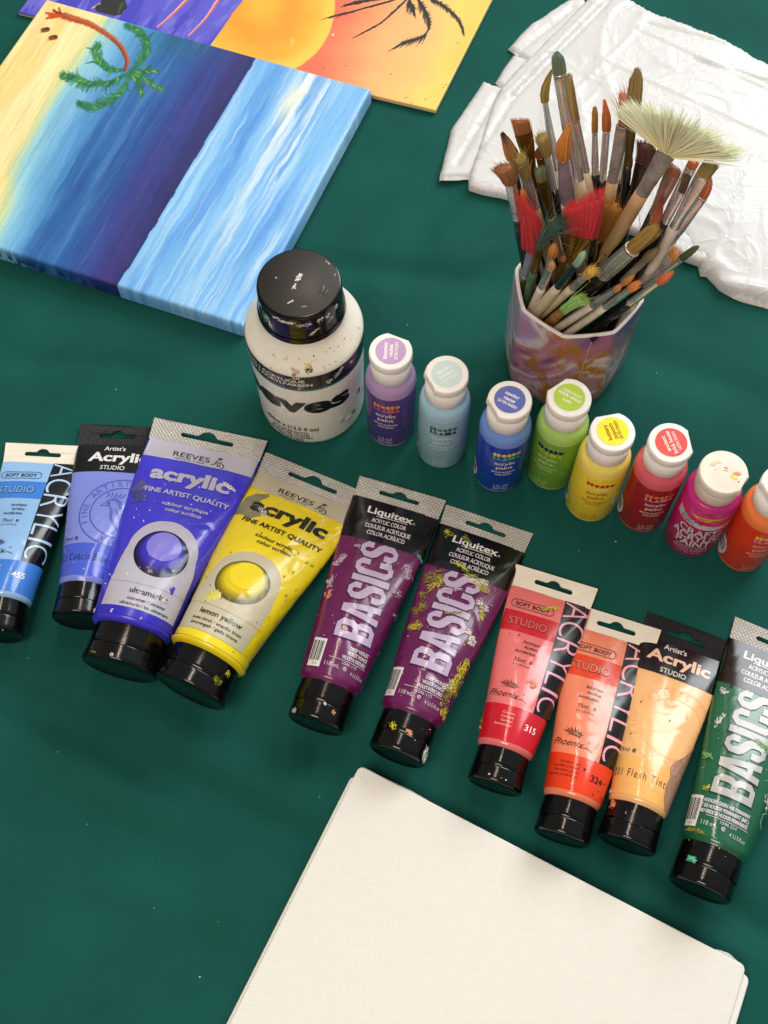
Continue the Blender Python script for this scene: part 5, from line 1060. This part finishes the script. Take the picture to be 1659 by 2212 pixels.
# ================================================================== marbled mug
MC, MR, MH = np.array([.1365, .4880]), .0462, .098
def marble():
    m = bpy.data.materials.new('marbled_glaze'); m.use_nodes = True; nt = m.node_tree; N, L = nt.nodes, nt.links; b = N['Principled BSDF']
    tc = N.new('ShaderNodeTexCoord'); mp = N.new('ShaderNodeMapping'); mp.inputs['Location'].default_value = (.31, .12, .07); L.new(tc.outputs['Object'], mp.inputs[0])
    def noise(sc, det, dist, vec=mp.outputs[0], rough=.55):
        n = N.new('ShaderNodeTexNoise'); n.inputs['Scale'].default_value = sc; n.inputs['Detail'].default_value = det; n.inputs['Distortion'].default_value = dist; n.inputs['Roughness'].default_value = rough; L.new(vec, n.inputs['Vector']); return n
    n1 = noise(12, 3, .9); r1 = N.new('ShaderNodeValToRGB'); el = r1.color_ramp.elements; L.new(n1.outputs['Fac'], r1.inputs[0])
    st = [(.0, (84, 66, 130)), (.37, (86, 68, 138)), (.43, (140, 88, 134)), (.47, (184, 118, 136)), (.50, (196, 142, 152)), (.535, (218, 206, 206)), (.575, (178, 148, 192)), (.63, (190, 126, 144)), (.70, (206, 176, 190)), (1, (176, 112, 128))]
    while len(el) < len(st): el.new(.5)
    for e, (p_, c_) in zip(el, st): e.position = p_; e.color = (*lin(c_), 1)
    n2 = noise(9, 6, 1.2, rough=.6); s = N.new('ShaderNodeMath'); s.operation = 'SUBTRACT'; L.new(n2.outputs['Fac'], s.inputs[0]); s.inputs[1].default_value = .5
    a = N.new('ShaderNodeMath'); a.operation = 'ABSOLUTE'; L.new(s.outputs[0], a.inputs[0])
    rg = N.new('ShaderNodeMapRange'); rg.inputs[1].default_value = .012; rg.inputs[2].default_value = .036; rg.inputs[3].default_value = 1; rg.inputs[4].default_value = 0; L.new(a.outputs[0], rg.inputs[0])
    n3 = noise(90, 3, .4); r3 = N.new('ShaderNodeMapRange'); r3.inputs[1].default_value = .35; r3.inputs[2].default_value = .55; L.new(n3.outputs['Fac'], r3.inputs[0])
    mu = N.new('ShaderNodeMath'); mu.operation = 'MULTIPLY'; L.new(rg.outputs[0], mu.inputs[0]); L.new(r3.outputs[0], mu.inputs[1])
    mx = N.new('ShaderNodeMix'); mx.data_type = 'RGBA'; L.new(mu.outputs[0], mx.inputs[0]); L.new(r1.outputs[0], mx.inputs[6]); mx.inputs[7].default_value = (*lin((176, 112, 36)), 1)
    L.new(mx.outputs[2], b.inputs['Base Color']); b.inputs['Roughness'].default_value = .16; b.inputs['Coat Weight'].default_value = .5; b.inputs['Coat Roughness'].default_value = .06
    return m
GLAZE = mat('white_glaze', (232, 222, 218), .16, coat=.5, var=.02)
root = thing('mug', "octagonal marbled ceramic mug holding the paintbrushes", 'mug', (MC[0], MC[1], 0))
def octa(R, z, n=96, soft=.24, phase=math.radians(27)):
    th = np.linspace(0, 2 * np.pi, n, endpoint=False); d = (th - phase + np.pi / 8) % (np.pi / 4) - np.pi / 8   # d = 0 at a corner
    k = math.cos(np.pi / 8) / np.cos(np.pi / 8 - np.abs(d)); k = k * (1 - soft) + soft * .965; k = np.minimum(k, .985)
    return np.stack([R * k * np.cos(th), R * k * np.sin(th), np.full(n, z)], -1)
rim = lambda th: 0
ring = [octa(MR * .84, .0010), octa(MR * .88, .0003), octa(MR * .93, .0016), octa(MR * .985, .008)] + [octa(MR * (1.0 + .012 * math.sin(math.pi * t)), .008 + (MH - .0105) * t) for t in np.linspace(.05, 1, 10)]
V = np.concatenate(ring + [octa(MR * .995, MH - .0014)]); n = 96; F = grid_faces(n, len(ring) + 1, True) + [tuple(range(n))[::-1]]
mo = sharp(mesh('mug_body', V, F, marble(), root), 25)
inner = [octa(MR * .995, MH - .0014), octa(MR * .985, MH - .0004), octa(MR * .965, MH), octa(MR * .94, MH - .0004), octa(MR * .925, MH - .002), octa(MR * .90, .05), octa(MR * .86, .008), octa(MR * .5, .005)]
V = np.concatenate(inner); F = grid_faces(n, len(inner), True) + [tuple(range((len(inner) - 1) * n, len(inner) * n))]
sharp(mesh('rim_and_inside', V, F, GLAZE, root), 40)
class MugSurf:
    def __call__(s, u, v, off=0.):
        u = np.asarray(u, float); v = np.asarray(v, float); th = u; d = (th - math.radians(27) + np.pi / 8) % (np.pi / 4) - np.pi / 8
        k = math.cos(np.pi / 8) / np.cos(np.pi / 8 - np.abs(d)); k = np.minimum(k * .76 + .24 * .965, .985); R = MR * k * 1.012 + off
        return np.stack([R * np.cos(th), R * np.sin(th), v], -1)
p = Print(MugSurf(), 1, 0, 0, .02); ck = mat('chipped_edge', (16, 14, 16), .6)
def mug_ribbon(pts, w, m, off):
    P = MugSurf()(np.array([a for a, b in pts]), np.array([b for a, b in pts]), off); n_ = len(P); t = np.gradient(P, axis=0); out = P.copy(); out[:, 2] = 0; s_ = np.cross(t, out); s_ /= np.linalg.norm(s_, axis=1)[:, None]
    wv = (w / 2 * np.linspace(1, .5, n_))[:, None]; V = np.concatenate([P + s_ * wv, P - s_ * wv]); return V, [(i, i + 1, n_ + i + 1, n_ + i) for i in range(n_ - 1)]
a0 = math.radians(277)
chip = [(-.012, .0995, .0), (.055, .0997, .0), (.10, .0990, 0), (.06, .0955, 0), (.02, .0925, 0), (-.015, .0950, 0), (-.05, .0975, 0)]
Vc = MugSurf()(np.array([a0 + c[0] for c in chip]), np.array([c[1] - .0012 for c in chip]), .0003); mesh('rim_chip', Vc, [tuple(range(len(chip)))], ck, root, False)
V, F = mug_ribbon([(a0 - .0 - .06 * t, .092 - .05 * t + .0008 * math.sin(9 * t)) for t in np.linspace(0, 1, 14)], .0005, ink((214, 196, 200)), .0003); mesh('hairline_crack', V, F, ink((214, 196, 200)), root, False)

# ================================================================== paintbrushes
cb = crop(1300, 0, 1.3825)
SILVER = mat('nickel_ferrule', (226, 223, 218), .19, metal=.78, bump=[('noise', 200, .15, .0006)], rvar=.10, var=.12, vscale=120)
SILVERD = mat('stained_ferrule', (164, 158, 152), .32, metal=.35, bump=[('noise', 220, .25, .0006)], rvar=.12, var=.35, vscale=110)
SILVERP = mat('purple_stained_ferrule', (178, 166, 184), .3, metal=.5, bump=[('noise', 200, .2, .0006)], var=.3, vscale=120)
GOLD = mat('brass_ferrule', (150, 108, 44), .19, metal=.78, bump=[('noise', 200, .15, .0006)], rvar=.1, var=.3, vscale=120)
GOLDD = mat('dark_brass_ferrule', (96, 84, 34), .3, metal=.6, var=.3, vscale=120)
TEALF = mat('dark_teal_ferrule', (52, 78, 80), .3, metal=.7, var=.25, vscale=120)
PINKF = mat('clear_pink_ferrule', (150, 112, 100), .22, metal=.4, coat=.4, var=.25, vscale=120)
WOODH = mat('raw_wood_handle', (206, 168, 122), .55, coat=.1, var=.14, vscale=90, stretch=(3, 3, .25), bump=[('noise', 300, .15, .0005)])
WHITEH = mat('white_lacquer_handle', (222, 212, 194), .34, coat=.3, var=.10, vscale=130, bump=[('noise', 260, .12, .0006)])
CREAMH = mat('cream_handle', (216, 198, 164), .4, coat=.2, var=.12, vscale=130)
BLACKH = mat('black_lacquer_handle', (14, 13, 14), .25, coat=.4, rvar=.08)
DGREENH = mat('dark_green_handle', (20, 46, 38), .3, coat=.3, var=.15)
GREENH = mat('green_handle', (72, 104, 74), .34, coat=.3, var=.15, vscale=130)
OLIVEH = mat('dark_olive_handle', (70, 68, 44), .4, coat=.2, var=.2, vscale=130)
TEALH = mat('teal_handle', (16, 140, 112), .28, coat=.4, var=.06)
BRONZEH = mat('bronze_wood_handle', (150, 108, 58), .4, coat=.3, var=.25, vscale=160, stretch=(2, 2, .4))
HAIR = mat('brush_hair', (128, 128, 128), .55, attr=True, spec=.35, sheen=.15)
BR_GROUP = "paintbrushes standing in the mug"
def solve(base, low, tip, Lp, zl):
    best = None; zls = zl if zl else np.linspace(.086, .19, 16)
    for z1 in zls:
        Pl = at(*low, z1)
        for z2 in np.linspace(z1 + .006, .30, 48):
            Pb = at(*base, z2); d = Pb - Pl
            t = (.006 - Pl[2]) / d[2]; B = Pl + d * t; tm = (MH - Pl[2]) / d[2]; Mo = Pl + d * tm
            rB = np.hypot(*(B[:2] - MC)); rM = np.hypot(*(Mo[:2] - MC)); L = np.linalg.norm(Pb - B)
            c = max(0, rB - .030) ** 2 * 4e3 + max(0, rM - .036) ** 2 * 3e4 + ((L - Lp) / .03) ** 2 * .25
            if best is None or c < best[0]: best = (c, B, Pb, Pl)
    return best
ROLLSEED = np.random.default_rng(11)
def ring_tube(prof, n=20):
    """prof: (a, b, z) elliptical rings"""
    th = np.linspace(0, 2 * np.pi, n, endpoint=False)
    V = np.concatenate([np.stack([a * np.cos(th), b * np.sin(th), np.full(n, z)], -1) for a, b, z in prof]); F = grid_faces(n, len(prof), True)
    F += [tuple(range(n))[::-1], tuple(range((len(prof) - 1) * n, len(prof) * n))]; return V, F
def ts_num(B, ax, Lb):
    t = np.linspace(0, Lb, 500); q = proj(B + ax * t[:, None]); return t[np.argmin(((q - np.array(cb(938, 1122))) ** 2).sum(1))]
def brush(label, kind, tip, base, fend, low, wb, wf, we, cols, fer, han, Lp=.19, flat=1.0, roll=0.0, zl=None, wh=None, hn=150, num=None, slant=1.0):
    """tip / base (top of ferrule) / fend (foot of ferrule) / low (lowest visible point), widths in the photo's crop units"""
    pt_, pb_, pf_, pl_ = cb(*tip), cb(*base), cb(*fend), cb(*low)
    c, B, Pb, Pl = solve(pb_, pl_, pt_, Lp, zl)
    ax = (Pb - B); ax /= np.linalg.norm(ax)
    # keep the foot inside the mug
    while np.hypot(*((B + ax * .004)[:2] - MC)) > .039 and B[2] < MH - .03: B = B + ax * .003
    vd = Pb - CO; vd /= np.linalg.norm(vd); wide = np.cross(ax, vd); wide /= np.linalg.norm(wide); c_, s_ = math.cos(roll), math.sin(roll); nrm = np.cross(ax, wide); X = wide * c_ + nrm * s_; Yv = np.cross(ax, X)
    if X @ CR < 0: X, Yv = -X, -Yv
    Mx = Matrix(((X[0], Yv[0], ax[0], B[0]), (X[1], Yv[1], ax[1], B[1]), (X[2], Yv[2], ax[2], B[2]), (0, 0, 0, 1)))
    root = thing('paintbrush', label, 'paintbrush', group=BR_GROUP, mat=Mx)
    dep = (Pb - CO) @ _fw; u = dep / FPX / (1.3825 * 1.507)          # metres per crop unit here
    Lb = np.linalg.norm(Pb - B)
    # ferrule length: point on the axis nearest the fend ray
    ts = np.linspace(0, Lb, 400); Q = proj(B + ax * ts[:, None]); zf = ts[np.argmin(((Q - np.array(pf_)) ** 2).sum(1))]; zf = min(zf, Lb - .004)
    # tip: where the bristle ends, in the plane across the view
    r = np.array([(pt_[0] - PW / 2) / FPX, (pt_[1] - PH / 2) / FPX]); d = r[0] * CR - r[1] * CU + _fw
    n_ = np.cross(ax, X if abs(X @ vd) < .9 else Yv); n_ = vd - (vd @ ax) * ax; n_ /= np.linalg.norm(n_); k = ((Pb - CO) @ n_) / (d @ n_); Pt = CO + d * k; rel = Pt - Pb
    bl, bx, by = rel @ ax, rel @ X, rel @ Yv; bl = max(bl, .003)
    a0, b0 = wb * u / 2, wb * u / 2 * flat; fa, fb = wf * u / 2, wf * u / 2 * flat; er = we * u / 2
    # handle
    hw = (wh * u / 2 if wh else er * 1.08); pr = []
    for t in np.linspace(0, 1, 14):
        s = er * .98 + (hw - er * .98) * math.sin(min(1, (1 - t) * 5) * math.pi / 2) if t > .55 else hw * (.45 + .55 * (t / .55) ** .8)
        pr.append((s, s, zf * t + (.0006 if t == 0 else 0)))
    pr = [(pr[0][0] * .5, pr[0][0] * .5, 0)] + pr
    mesh('handle', *ring_tube(pr), han, root)
    if num:
        V, Fx = text2d(num, .0); k2 = 2.6 * MM / CAPH; V = V * k2; V -= V.mean(0); zc = ts_num(B, ax, Lb); R = np.interp(zc, [q[2] for q in pr], [q[0] for q in pr])
        ang = math.atan2(-(vd @ Yv), -(vd @ X)) ; A = ang + V[:, 0] / R; P = np.stack([(R + .0002) * np.cos(A), (R + .0002) * np.sin(A), zc + V[:, 1]], -1); up = np.stack([np.cos(A), np.sin(A), 0 * A], -1); mesh('printed_number', P, oriented(P, Fx, up), INK_K, root, False)
    # ferrule with crimped rings
    fl = Lb - zf; pr = []
    for t in np.linspace(0, 1, 22):
        f = sstep(.18, 1, t); a = er * (1 - f) + fa * f; b = er * (1 - f) + fb * f; g = 1 - .09 * (math.exp(-((t - .10) / .022) ** 2) + math.exp(-((t - .19) / .022) ** 2)) if fl > .012 else 1
        pr.append((a * g, b * g, zf + fl * t))
    pr += [(fa * 1.05, fb * 1.05, Lb + .0002), (fa * 1.03, fb * 1.03, Lb + .0007), (fa * .96, fb * .96, Lb + .0009)]
    V, F = ring_tube(pr, 28); sharp(mesh('ferrule', V, F, fer, root), 50)
    # hair
    mb = MB(); g = ROLLSEED; c0, c1 = lin(cols[0]), lin(cols[1]); c2 = lin(cols[2]) if len(cols) > 2 else None
    def colr(t, k): 
        base_ = c0 * (1 - t) + c1 * t
        if c2 is not None: base_ = base_ * (1 - sstep(.55, 1.05, t)) + c2 * sstep(.55, 1.05, t)
        return np.clip(base_ * k, 0, 1)
    def shape(t):
        if kind == 'round': return (1 + .22 * math.sin(math.pi * min(1, t * 1.35))) * max(.03, (1 - t ** 2.6)) ** .75
        if kind == 'filbert': return (1 + .05 * t) * max(.10, (1 - t ** 4.5)) ** .6
        if kind == 'point': return max(.03, 1 - t ** 1.3)
        if kind == 'mop': return 1 + .30 * math.sin(math.pi * t * .8)
        return 1 + .10 * t
    n = hn; tipjit = {'round': .05, 'filbert': .05, 'point': .03, 'mop': .22, 'frayed': .30, 'flat': .05, 'angle': .05, 'fan': .16}[kind]
    if kind == 'fan':
        V, C = [], []; na = 25
        for j in range(6):
            for q in np.linspace(-1, 1, na):
                A = -.20 + q * FAN * .97; rad = bl * .15 * j * (.86 + .38 * abs(q + .1) ** 2)
                for sg in (-1, 1): V.append((fa * .9 * q * (1 - .12 * j) + rad * math.sin(A), sg * fb * .35 * (1 - .17 * j), Lb + rad * math.cos(A))); C.append(colr(.15 * j, .95))
        F = []
        for j in range(5):
            for q in range(na - 1):
                for o in (0, 1):
                    a_ = (j * na + q) * 2 + o; b_ = a_ + 2; c2_ = ((j + 1) * na + q) * 2 + o; F.append((a_, b_, c2_ + 2, c2_))
        mb.add(V, F, 0, np.array(C))
    if kind != 'fan':
        pr = []; N = 12
        for t in np.linspace(0, .95 if kind in ('round', 'filbert', 'point') else .82, 9): pr.append((a0 * .94 * shape(t), b0 * .94 * shape(t), t))
        th = np.linspace(0, 2 * np.pi, 16, endpoint=False); V, C = [], []
        for a, b, t in pr:
            sl = (1 - .30 * (slant * np.cos(th) + 1) / 2) if kind == 'angle' else np.ones(16)
            V.append(np.stack([a * np.cos(th) + bx * t * t, b * np.sin(th) + by * t * t, Lb + bl * t * sl], -1)); C.append(np.repeat(colr(t, 1.05)[None], 16, 0))
        mb.add(np.concatenate(V), grid_faces(16, 9, True) + [tuple(range(128, 144))], 0, np.concatenate(C))
    for i in range(n):
        ph = g.uniform(0, 2 * np.pi); rr = math.sqrt(g.uniform(.25, 1)); px_, py_ = rr * math.cos(ph), rr * math.sin(ph); kcol = g.uniform(1.0, 1.7); ln = 1 - tipjit * g.random() ** 1.5
        if kind == 'angle': ln *= 1 - .30 * (slant * px_ + 1) / 2
        sp = g.normal(0, {'angle': .016, 'filbert': .016, 'flat': .018, 'round': .02, 'point': .02}.get(kind, .08), 2) * (4 if g.random() < .03 else 1)
        w = (.00028 if kind != 'fan' else .00030) * g.uniform(.6, 1.3); pts = []
        fanang = g.uniform(-1, 1) if kind == 'fan' else 0; fanang += .016 * math.sin(fanang * 70) + .01 * math.sin(fanang * 31)
        for t in np.linspace(0, 1, 5):
            tt = t * ln
            if kind == 'fan':
                A = -.20 + fanang * FAN; rad = bl * .92 * t * g_ln(fanang, g, i) ; x = fa * .9 * fanang * (1 - t) * .9 + rad * math.sin(A) + fa * .9 * fanang * t * .3; y = py_ * fb * .9 * (1 + t * 1.5) + sp[1] * .010 * t; z = rad * math.cos(A) + sp[0] * .012 * t
            else:
                s = shape(tt); x = px_ * a0 * s * (1.04) + sp[0] * bl * t * t + bx * tt * tt; y = py_ * b0 * s * 1.04 + sp[1] * bl * t * t + by * tt * tt; z = bl * tt
            pts.append((x, y, Lb + z, t))
        P = np.array(pts)[:, :3]; dr = g.normal(size=3); T_ = P[-1] - P[0]; s_ = np.cross(T_, dr); s_ /= np.linalg.norm(s_) + 1e-9
        wv = (w * np.array([1, 1, .9, .7, .15]))[:, None]; V = np.concatenate([P + s_ * wv, P - s_ * wv]); C = np.array([colr(q[3], kcol) for q in pts]); mb.add(V, [(j, j + 1, 6 + j, 5 + j) for j in range(4)], 0, np.concatenate([C, C]))
    mb.build('bristles', [HAIR], root)
    return root
FAN = 1.14; num_at = .5
_fl = np.random.default_rng(4)
_fj = {}
def g_ln(fa_, g, i):
    if i not in _fj: _fj[i] = (1 - .16 * _fl.random() ** 1.4) * (.86 + .38 * abs(fa_ + .1) ** 2) * (1 + .05 * math.sin(fa_ * 23) + .04 * math.sin(fa_ * 41))
    return _fj[i]
OL = ((139, 118, 59), (160, 141, 78)); OR = ((190, 122, 49), (218, 151, 71)); BRN_ = ((141, 87, 51), (165, 110, 71)); REDB = ((174, 92, 54), (206, 126, 89)); DK = ((67, 40, 34), (92, 59, 51)); TAN = ((174, 126, 76), (206, 165, 122)); SCAR = ((174, 31, 43), (218, 69, 74)); GRN = ((100, 118, 89), (126, 156, 133))
S, SD, G_ = SILVER, SILVERD, GOLD
# back rows first, then forward
B = brush
B("tallest paintbrush, long silver ferrule and grey-green filbert tip", 'filbert', (708, 232), (724, 336), (790, 800), (812, 850), 60, 62, 74, ((126, 133, 100), (100, 129, 114)), S, CREAMH, .25, flat=.6)
B("paintbrush with a bent olive tip and stray hairs left of the tallest brush", 'round', (692, 306), (656, 458), (705, 760), (720, 840), 34, 26, 46, OL, S, WHITEH, .22, hn=170)
B("paintbrush with a long olive tip just right of the tallest brush", 'filbert', (762, 330), (796, 540), (838, 770), (858, 850), 34, 32, 34, ((148, 122, 67), (174, 149, 92)), S, CREAMH, .23)
B("paintbrush with a long brown flat tip at the back right", 'filbert', (1072, 304), (1052, 500), (1035, 740), (1020, 830), 62, 50, 40, ((133, 108, 62), (153, 129, 81)), GOLDD, BLACKH, .24, flat=.5)
B("paintbrush with frayed rusty hair, wide grey ferrule and wooden handle", 'frayed', (1008, 395), (1008, 570), (958, 810), (915, 1040), 50, 66, 56, ((126, 71, 54), (210, 133, 98)), SD, WOODH, .22, flat=.6, hn=120)
B("thin paintbrush with a brown tip and a black handle, left of a similar pair", 'filbert', (880, 480), (880, 596), (880, 780), (882, 870), 26, 27, 36, ((156, 114, 54), (180, 137, 71)), S, BLACKH, .21)
B("paintbrush with a pointed rusty orange tip and a black handle", 'round', (922, 448), (932, 590), (916, 805), (904, 950), 34, 36, 38, ((174, 96, 49), (206, 128, 71)), S, BLACKH, .21)
B("silver ferruled paintbrush half hidden behind the big fan brush", 'flat', (1040, 560), (1022, 640), (998, 800), (985, 880), 40, 40, 34, BRN_, S, BLACKH, .20, flat=.5)
B("paintbrush with wide maroon hair on a black ferrule, behind the fan brush", 'flat', (1106, 636), (1102, 735), (1060, 860), (1030, 960), 82, 80, 62, DK, BLACKH, BLACKH, .20, flat=.4)
B("thin paintbrush with a tiny dark pointed tip beside the fan brush", 'round', (1042, 672), (1034, 762), (1006, 880), (990, 960), 17, 18, 26, DK, S, BLACKH, .19)
B("paintbrush with a slanted brown flat tip and a brass ferrule", 'angle', (538, 520), (560, 604), (618, 840), (648, 960), 78, 80, 34, ((148, 89, 46), (170, 112, 67)), G_, DGREENH, .21, flat=.22)
B("paintbrush with a dark-tipped tan round head at the upper left", 'round', (462, 596), (506, 712), (530, 800), (560, 960), 46, 30, 34, ((190, 137, 81), (148, 100, 59), (49, 34, 31)), SD, DGREENH, .20, hn=190)
B("paintbrush with a small olive fuzzy flat head below the tallest brush", 'mop', (636, 598), (664, 696), (700, 850), (715, 930), 44, 34, 34, OL, S, BLACKH, .20)
B("paintbrush showing only a tiny black tip between two brown ones", 'round', (518, 655), (528, 700), (560, 830), (585, 920), 16, 16, 22, ((40, 34, 34), (49, 40, 40)), SD, BLACKH, .19)
B("paintbrush with a large pointed orange head on a purple-stained ferrule", 'round', (768, 560), (738, 712), (758, 905), (768, 960), 58, 56, 76, OR, SILVERP, WHITEH, .21, hn=220)
B("paintbrush with frayed brown hair at the far left", 'mop', (448, 742), (500, 822), (522, 985), (552, 1100), 62, 52, 44, ((135, 85, 49), (167, 116, 76)), S, DGREENH, .19, flat=.7, hn=220)
B("paintbrush with a fuzzy olive head on a ringed wooden handle", 'mop', (530, 690), (572, 795), (605, 935), (640, 1040), 44, 42, 46, OL, SD, WOODH, .19, hn=190)
B("paintbrush with a small dark maroon head and a brass ferrule", 'round', (626, 662), (640, 708), (686, 960), (700, 1020), 48, 50, 36, ((139, 78, 46), (81, 43, 40)), G_, OLIVEH, .19, flat=.7)
B("paintbrush with a short grey-green head and a dark brass ferrule", 'flat', (632, 752), (642, 815), (676, 975), (694, 1030), 44, 48, 36, ((116, 116, 81), (126, 137, 110)), GOLDD, WOODH, .185, flat=.6)
B("paintbrush with a small orange tip behind the left red brush", 'round', (553, 846), (566, 905), (580, 980), (596, 1080), 32, 30, 28, OR, SD, BLACKH, .17)
B("paintbrush with a long slim dark green brass ferrule in the middle", 'flat', (898, 925), (894, 950), (872, 1110), (862, 1170), 30, 34, 30, ((89, 78, 40), (120, 110, 59)), GOLDD, BLACKH, .17, flat=.6)
B("paintbrush with a brown flat head and a clear pink ferrule at the right", 'angle', (1240, 738), (1226, 790), (1150, 960), (1100, 1060), 66, 72, 54, ((133, 78, 57), (158, 102, 76)), PINKF, BLACKH, .21, flat=.35)
B("silver paintbrush with a brown head partly behind the fan brush's right end", 'flat', (1330, 724), (1310, 760), (1200, 990), (1150, 1080), 48, 50, 46, REDB, S, BLACKH, .22, flat=.6)
B("slim paintbrush with dark brown hair lying against the right-hand silver ferrules", 'flat', (1296, 786), (1268, 868), (1205, 1000), (1160, 1080), 32, 36, 34, ((81, 62, 43), (106, 83, 59)), S, BLACKH, .21, flat=.6)
B("paintbrush with an olive flat head on a pale silver ferrule at the far right", 'flat', (1412, 728), (1362, 796), (1240, 1020), (1190, 1110), 70, 66, 52, ((156, 129, 67), (122, 118, 78)), S, WHITEH, .22, flat=.35)
B("paintbrush with a rusty filbert head and a wide silver ferrule, outermost at the right", 'filbert', (1394, 782), (1358, 886), (1226, 1085), (1120, 1200), 52, 60, 74, REDB, S, WHITEH, .205, flat=.6, hn=200)
num_at = .60
r_fan = B("large pale fan brush with green-tinged hair and a wooden handle marked 10", 'fan', (1262, 470), (1206, 682), (1100, 862), (905, 1180), 90, 90, 72, ((222, 206, 160), (236, 226, 196), (210, 220, 192)), SD, WOODH, .24, flat=.42, hn=1800, num='10', wh=76)
B("paintbrush with long fanned amber hair behind the wooden fan brush handle", 'mop', (985, 890), (925, 1085), (905, 1160), (890, 1220), 80, 60, 44, ((148, 96, 31), (195, 137, 59)), GOLDD, BLACKH, .125, flat=.35, hn=220)
B("paintbrush with a broad scarlet flat head and a brass ferrule", 'angle', (832, 850), (806, 1054), (770, 1170), (745, 1260), 158, 146, 60, SCAR, G_, OLIVEH, .165, flat=.22, slant=-2.1, hn=560)
B("paintbrush with a narrow scarlet head at the left of the mug", 'round', (540, 885), (596, 1122), (568, 1240), (560, 1272), 92, 44, 46, SCAR, SILVERP, OLIVEH, .15, flat=.5, hn=320)
B("paintbrush with rusty red hair on a red-brown ferrule at the right", 'round', (1180, 892), (1140, 1008), (1084, 1070), (1040, 1130), 38, 38, 36, ((174, 100, 67), (141, 67, 49)), PINKF, BLACKH, .18, flat=.6)
B("paintbrush with dark golden mop hair behind the big silver ferrule", 'mop', (1192, 1036), (1088, 1160), (1010, 1240), (960, 1290), 92, 70, 60, ((128, 96, 40), (182, 144, 67)), GOLDD, BLACKH, .13, flat=.5, hn=260)
B("paintbrush with a long golden head and a big silver ferrule, leaning right", 'filbert', (1166, 1016), (1046, 1122), (924, 1232), (800, 1336), 62, 76, 82, ((158, 118, 51), (174, 144, 76)), S, BLACKH, .185, flat=.75, hn=280)
B("paintbrush with a dusty olive head tucked under the golden ones", 'round', (1170, 1116), (1108, 1168), (1010, 1262), (940, 1330), 36, 34, 36, ((122, 106, 67), (148, 133, 94)), SD, BLACKH, .16)
B("paintbrush with a short orange-brown flat head and a cloudy silver ferrule", 'flat', (1254, 1128), (1222, 1166), (1090, 1272), (1000, 1330), 54, 64, 66, ((174, 114, 59), (206, 144, 83)), SD, TEALH, .165, flat=.45, wh=50)
B("slim paintbrush with a dark green tip, reaching farthest right", 'filbert', (1346, 1108), (1268, 1166), (1110, 1290), (1000, 1370), 30, 32, 30, ((67, 71, 49), (92, 104, 69)), S, BLACKH, .175)
B("small paintbrush with a coral red tip at the lower right", 'round', (1234, 1222), (1170, 1270), (1042, 1366), (880, 1476), 32, 28, 40, ((182, 92, 57), (218, 122, 85)), S, BLACKH, .155)
B("small paintbrush with an orange tip and a bare silver ferrule, upper of the low pair", 'round', (1058, 1238), (1008, 1276), (905, 1330), (840, 1380), 24, 24, 30, OR, S, WHITEH, .145)
B("small paintbrush with a tiny orange tip and a white handle at the front rim", 'round', (1000, 1284), (972, 1306), (874, 1376), (735, 1462), 20, 22, 38, OR, S, WHITEH, .14)
B("small paintbrush with a bright orange tip and a scuffed white handle", 'round', (1088, 1268), (1040, 1300), (928, 1378), (795, 1474), 32, 32, 38, ((210, 122, 54), (233, 148, 83)), S, WHITEH, .15)
B("paintbrush with a frizzy yellow head and a pale wooden handle", 'mop', (880, 1214), (838, 1242), (784, 1298), (660, 1400), 34, 36, 40, ((190, 148, 67), (214, 182, 92)), SD, CREAMH, .14, hn=200)
B("paintbrush with pale mint hair and a bulbous cream handle", 'filbert', (834, 1132), (794, 1192), (716, 1288), (625, 1400), 32, 32, 40, ((126, 155, 129), (179, 206, 182)), TEALF, CREAMH, .15, wh=56)
B("small paintbrush with a rounded orange tip above the white-handled ones", 'round', (702, 1094), (688, 1148), (672, 1240), (650, 1300), 38, 38, 40, OR, SD, WHITEH, .15)
B("small paintbrush with a tan tip and a white handle at the left", 'round', (690, 1172), (682, 1206), (648, 1290), (602, 1378), 30, 34, 42, TAN, S, WHITEH, .14)
B("small paintbrush with a brown tip and a short brass ferrule", 'round', (744, 1150), (736, 1172), (712, 1250), (700, 1300), 26, 30, 34, BRN_, G_, BLACKH, .14)
B("paintbrush with a dark green clotted head bent to the right", 'mop', (752, 988), (634, 1112), (606, 1218), (574, 1338), 38, 34, 40, ((67, 85, 74), (59, 96, 83)), G_, GREENH, .15, hn=240, wh=42)
B("short paintbrush with lime green paint on a bronze handle, lowest in the mug", 'flat', (842, 1340), (735, 1400), (712, 1420), (690, 1438), 40, 40, 44, ((139, 182, 89), (182, 217, 126)), BRONZEH, BRONZEH, .11, flat=.4, hn=200, wh=46)
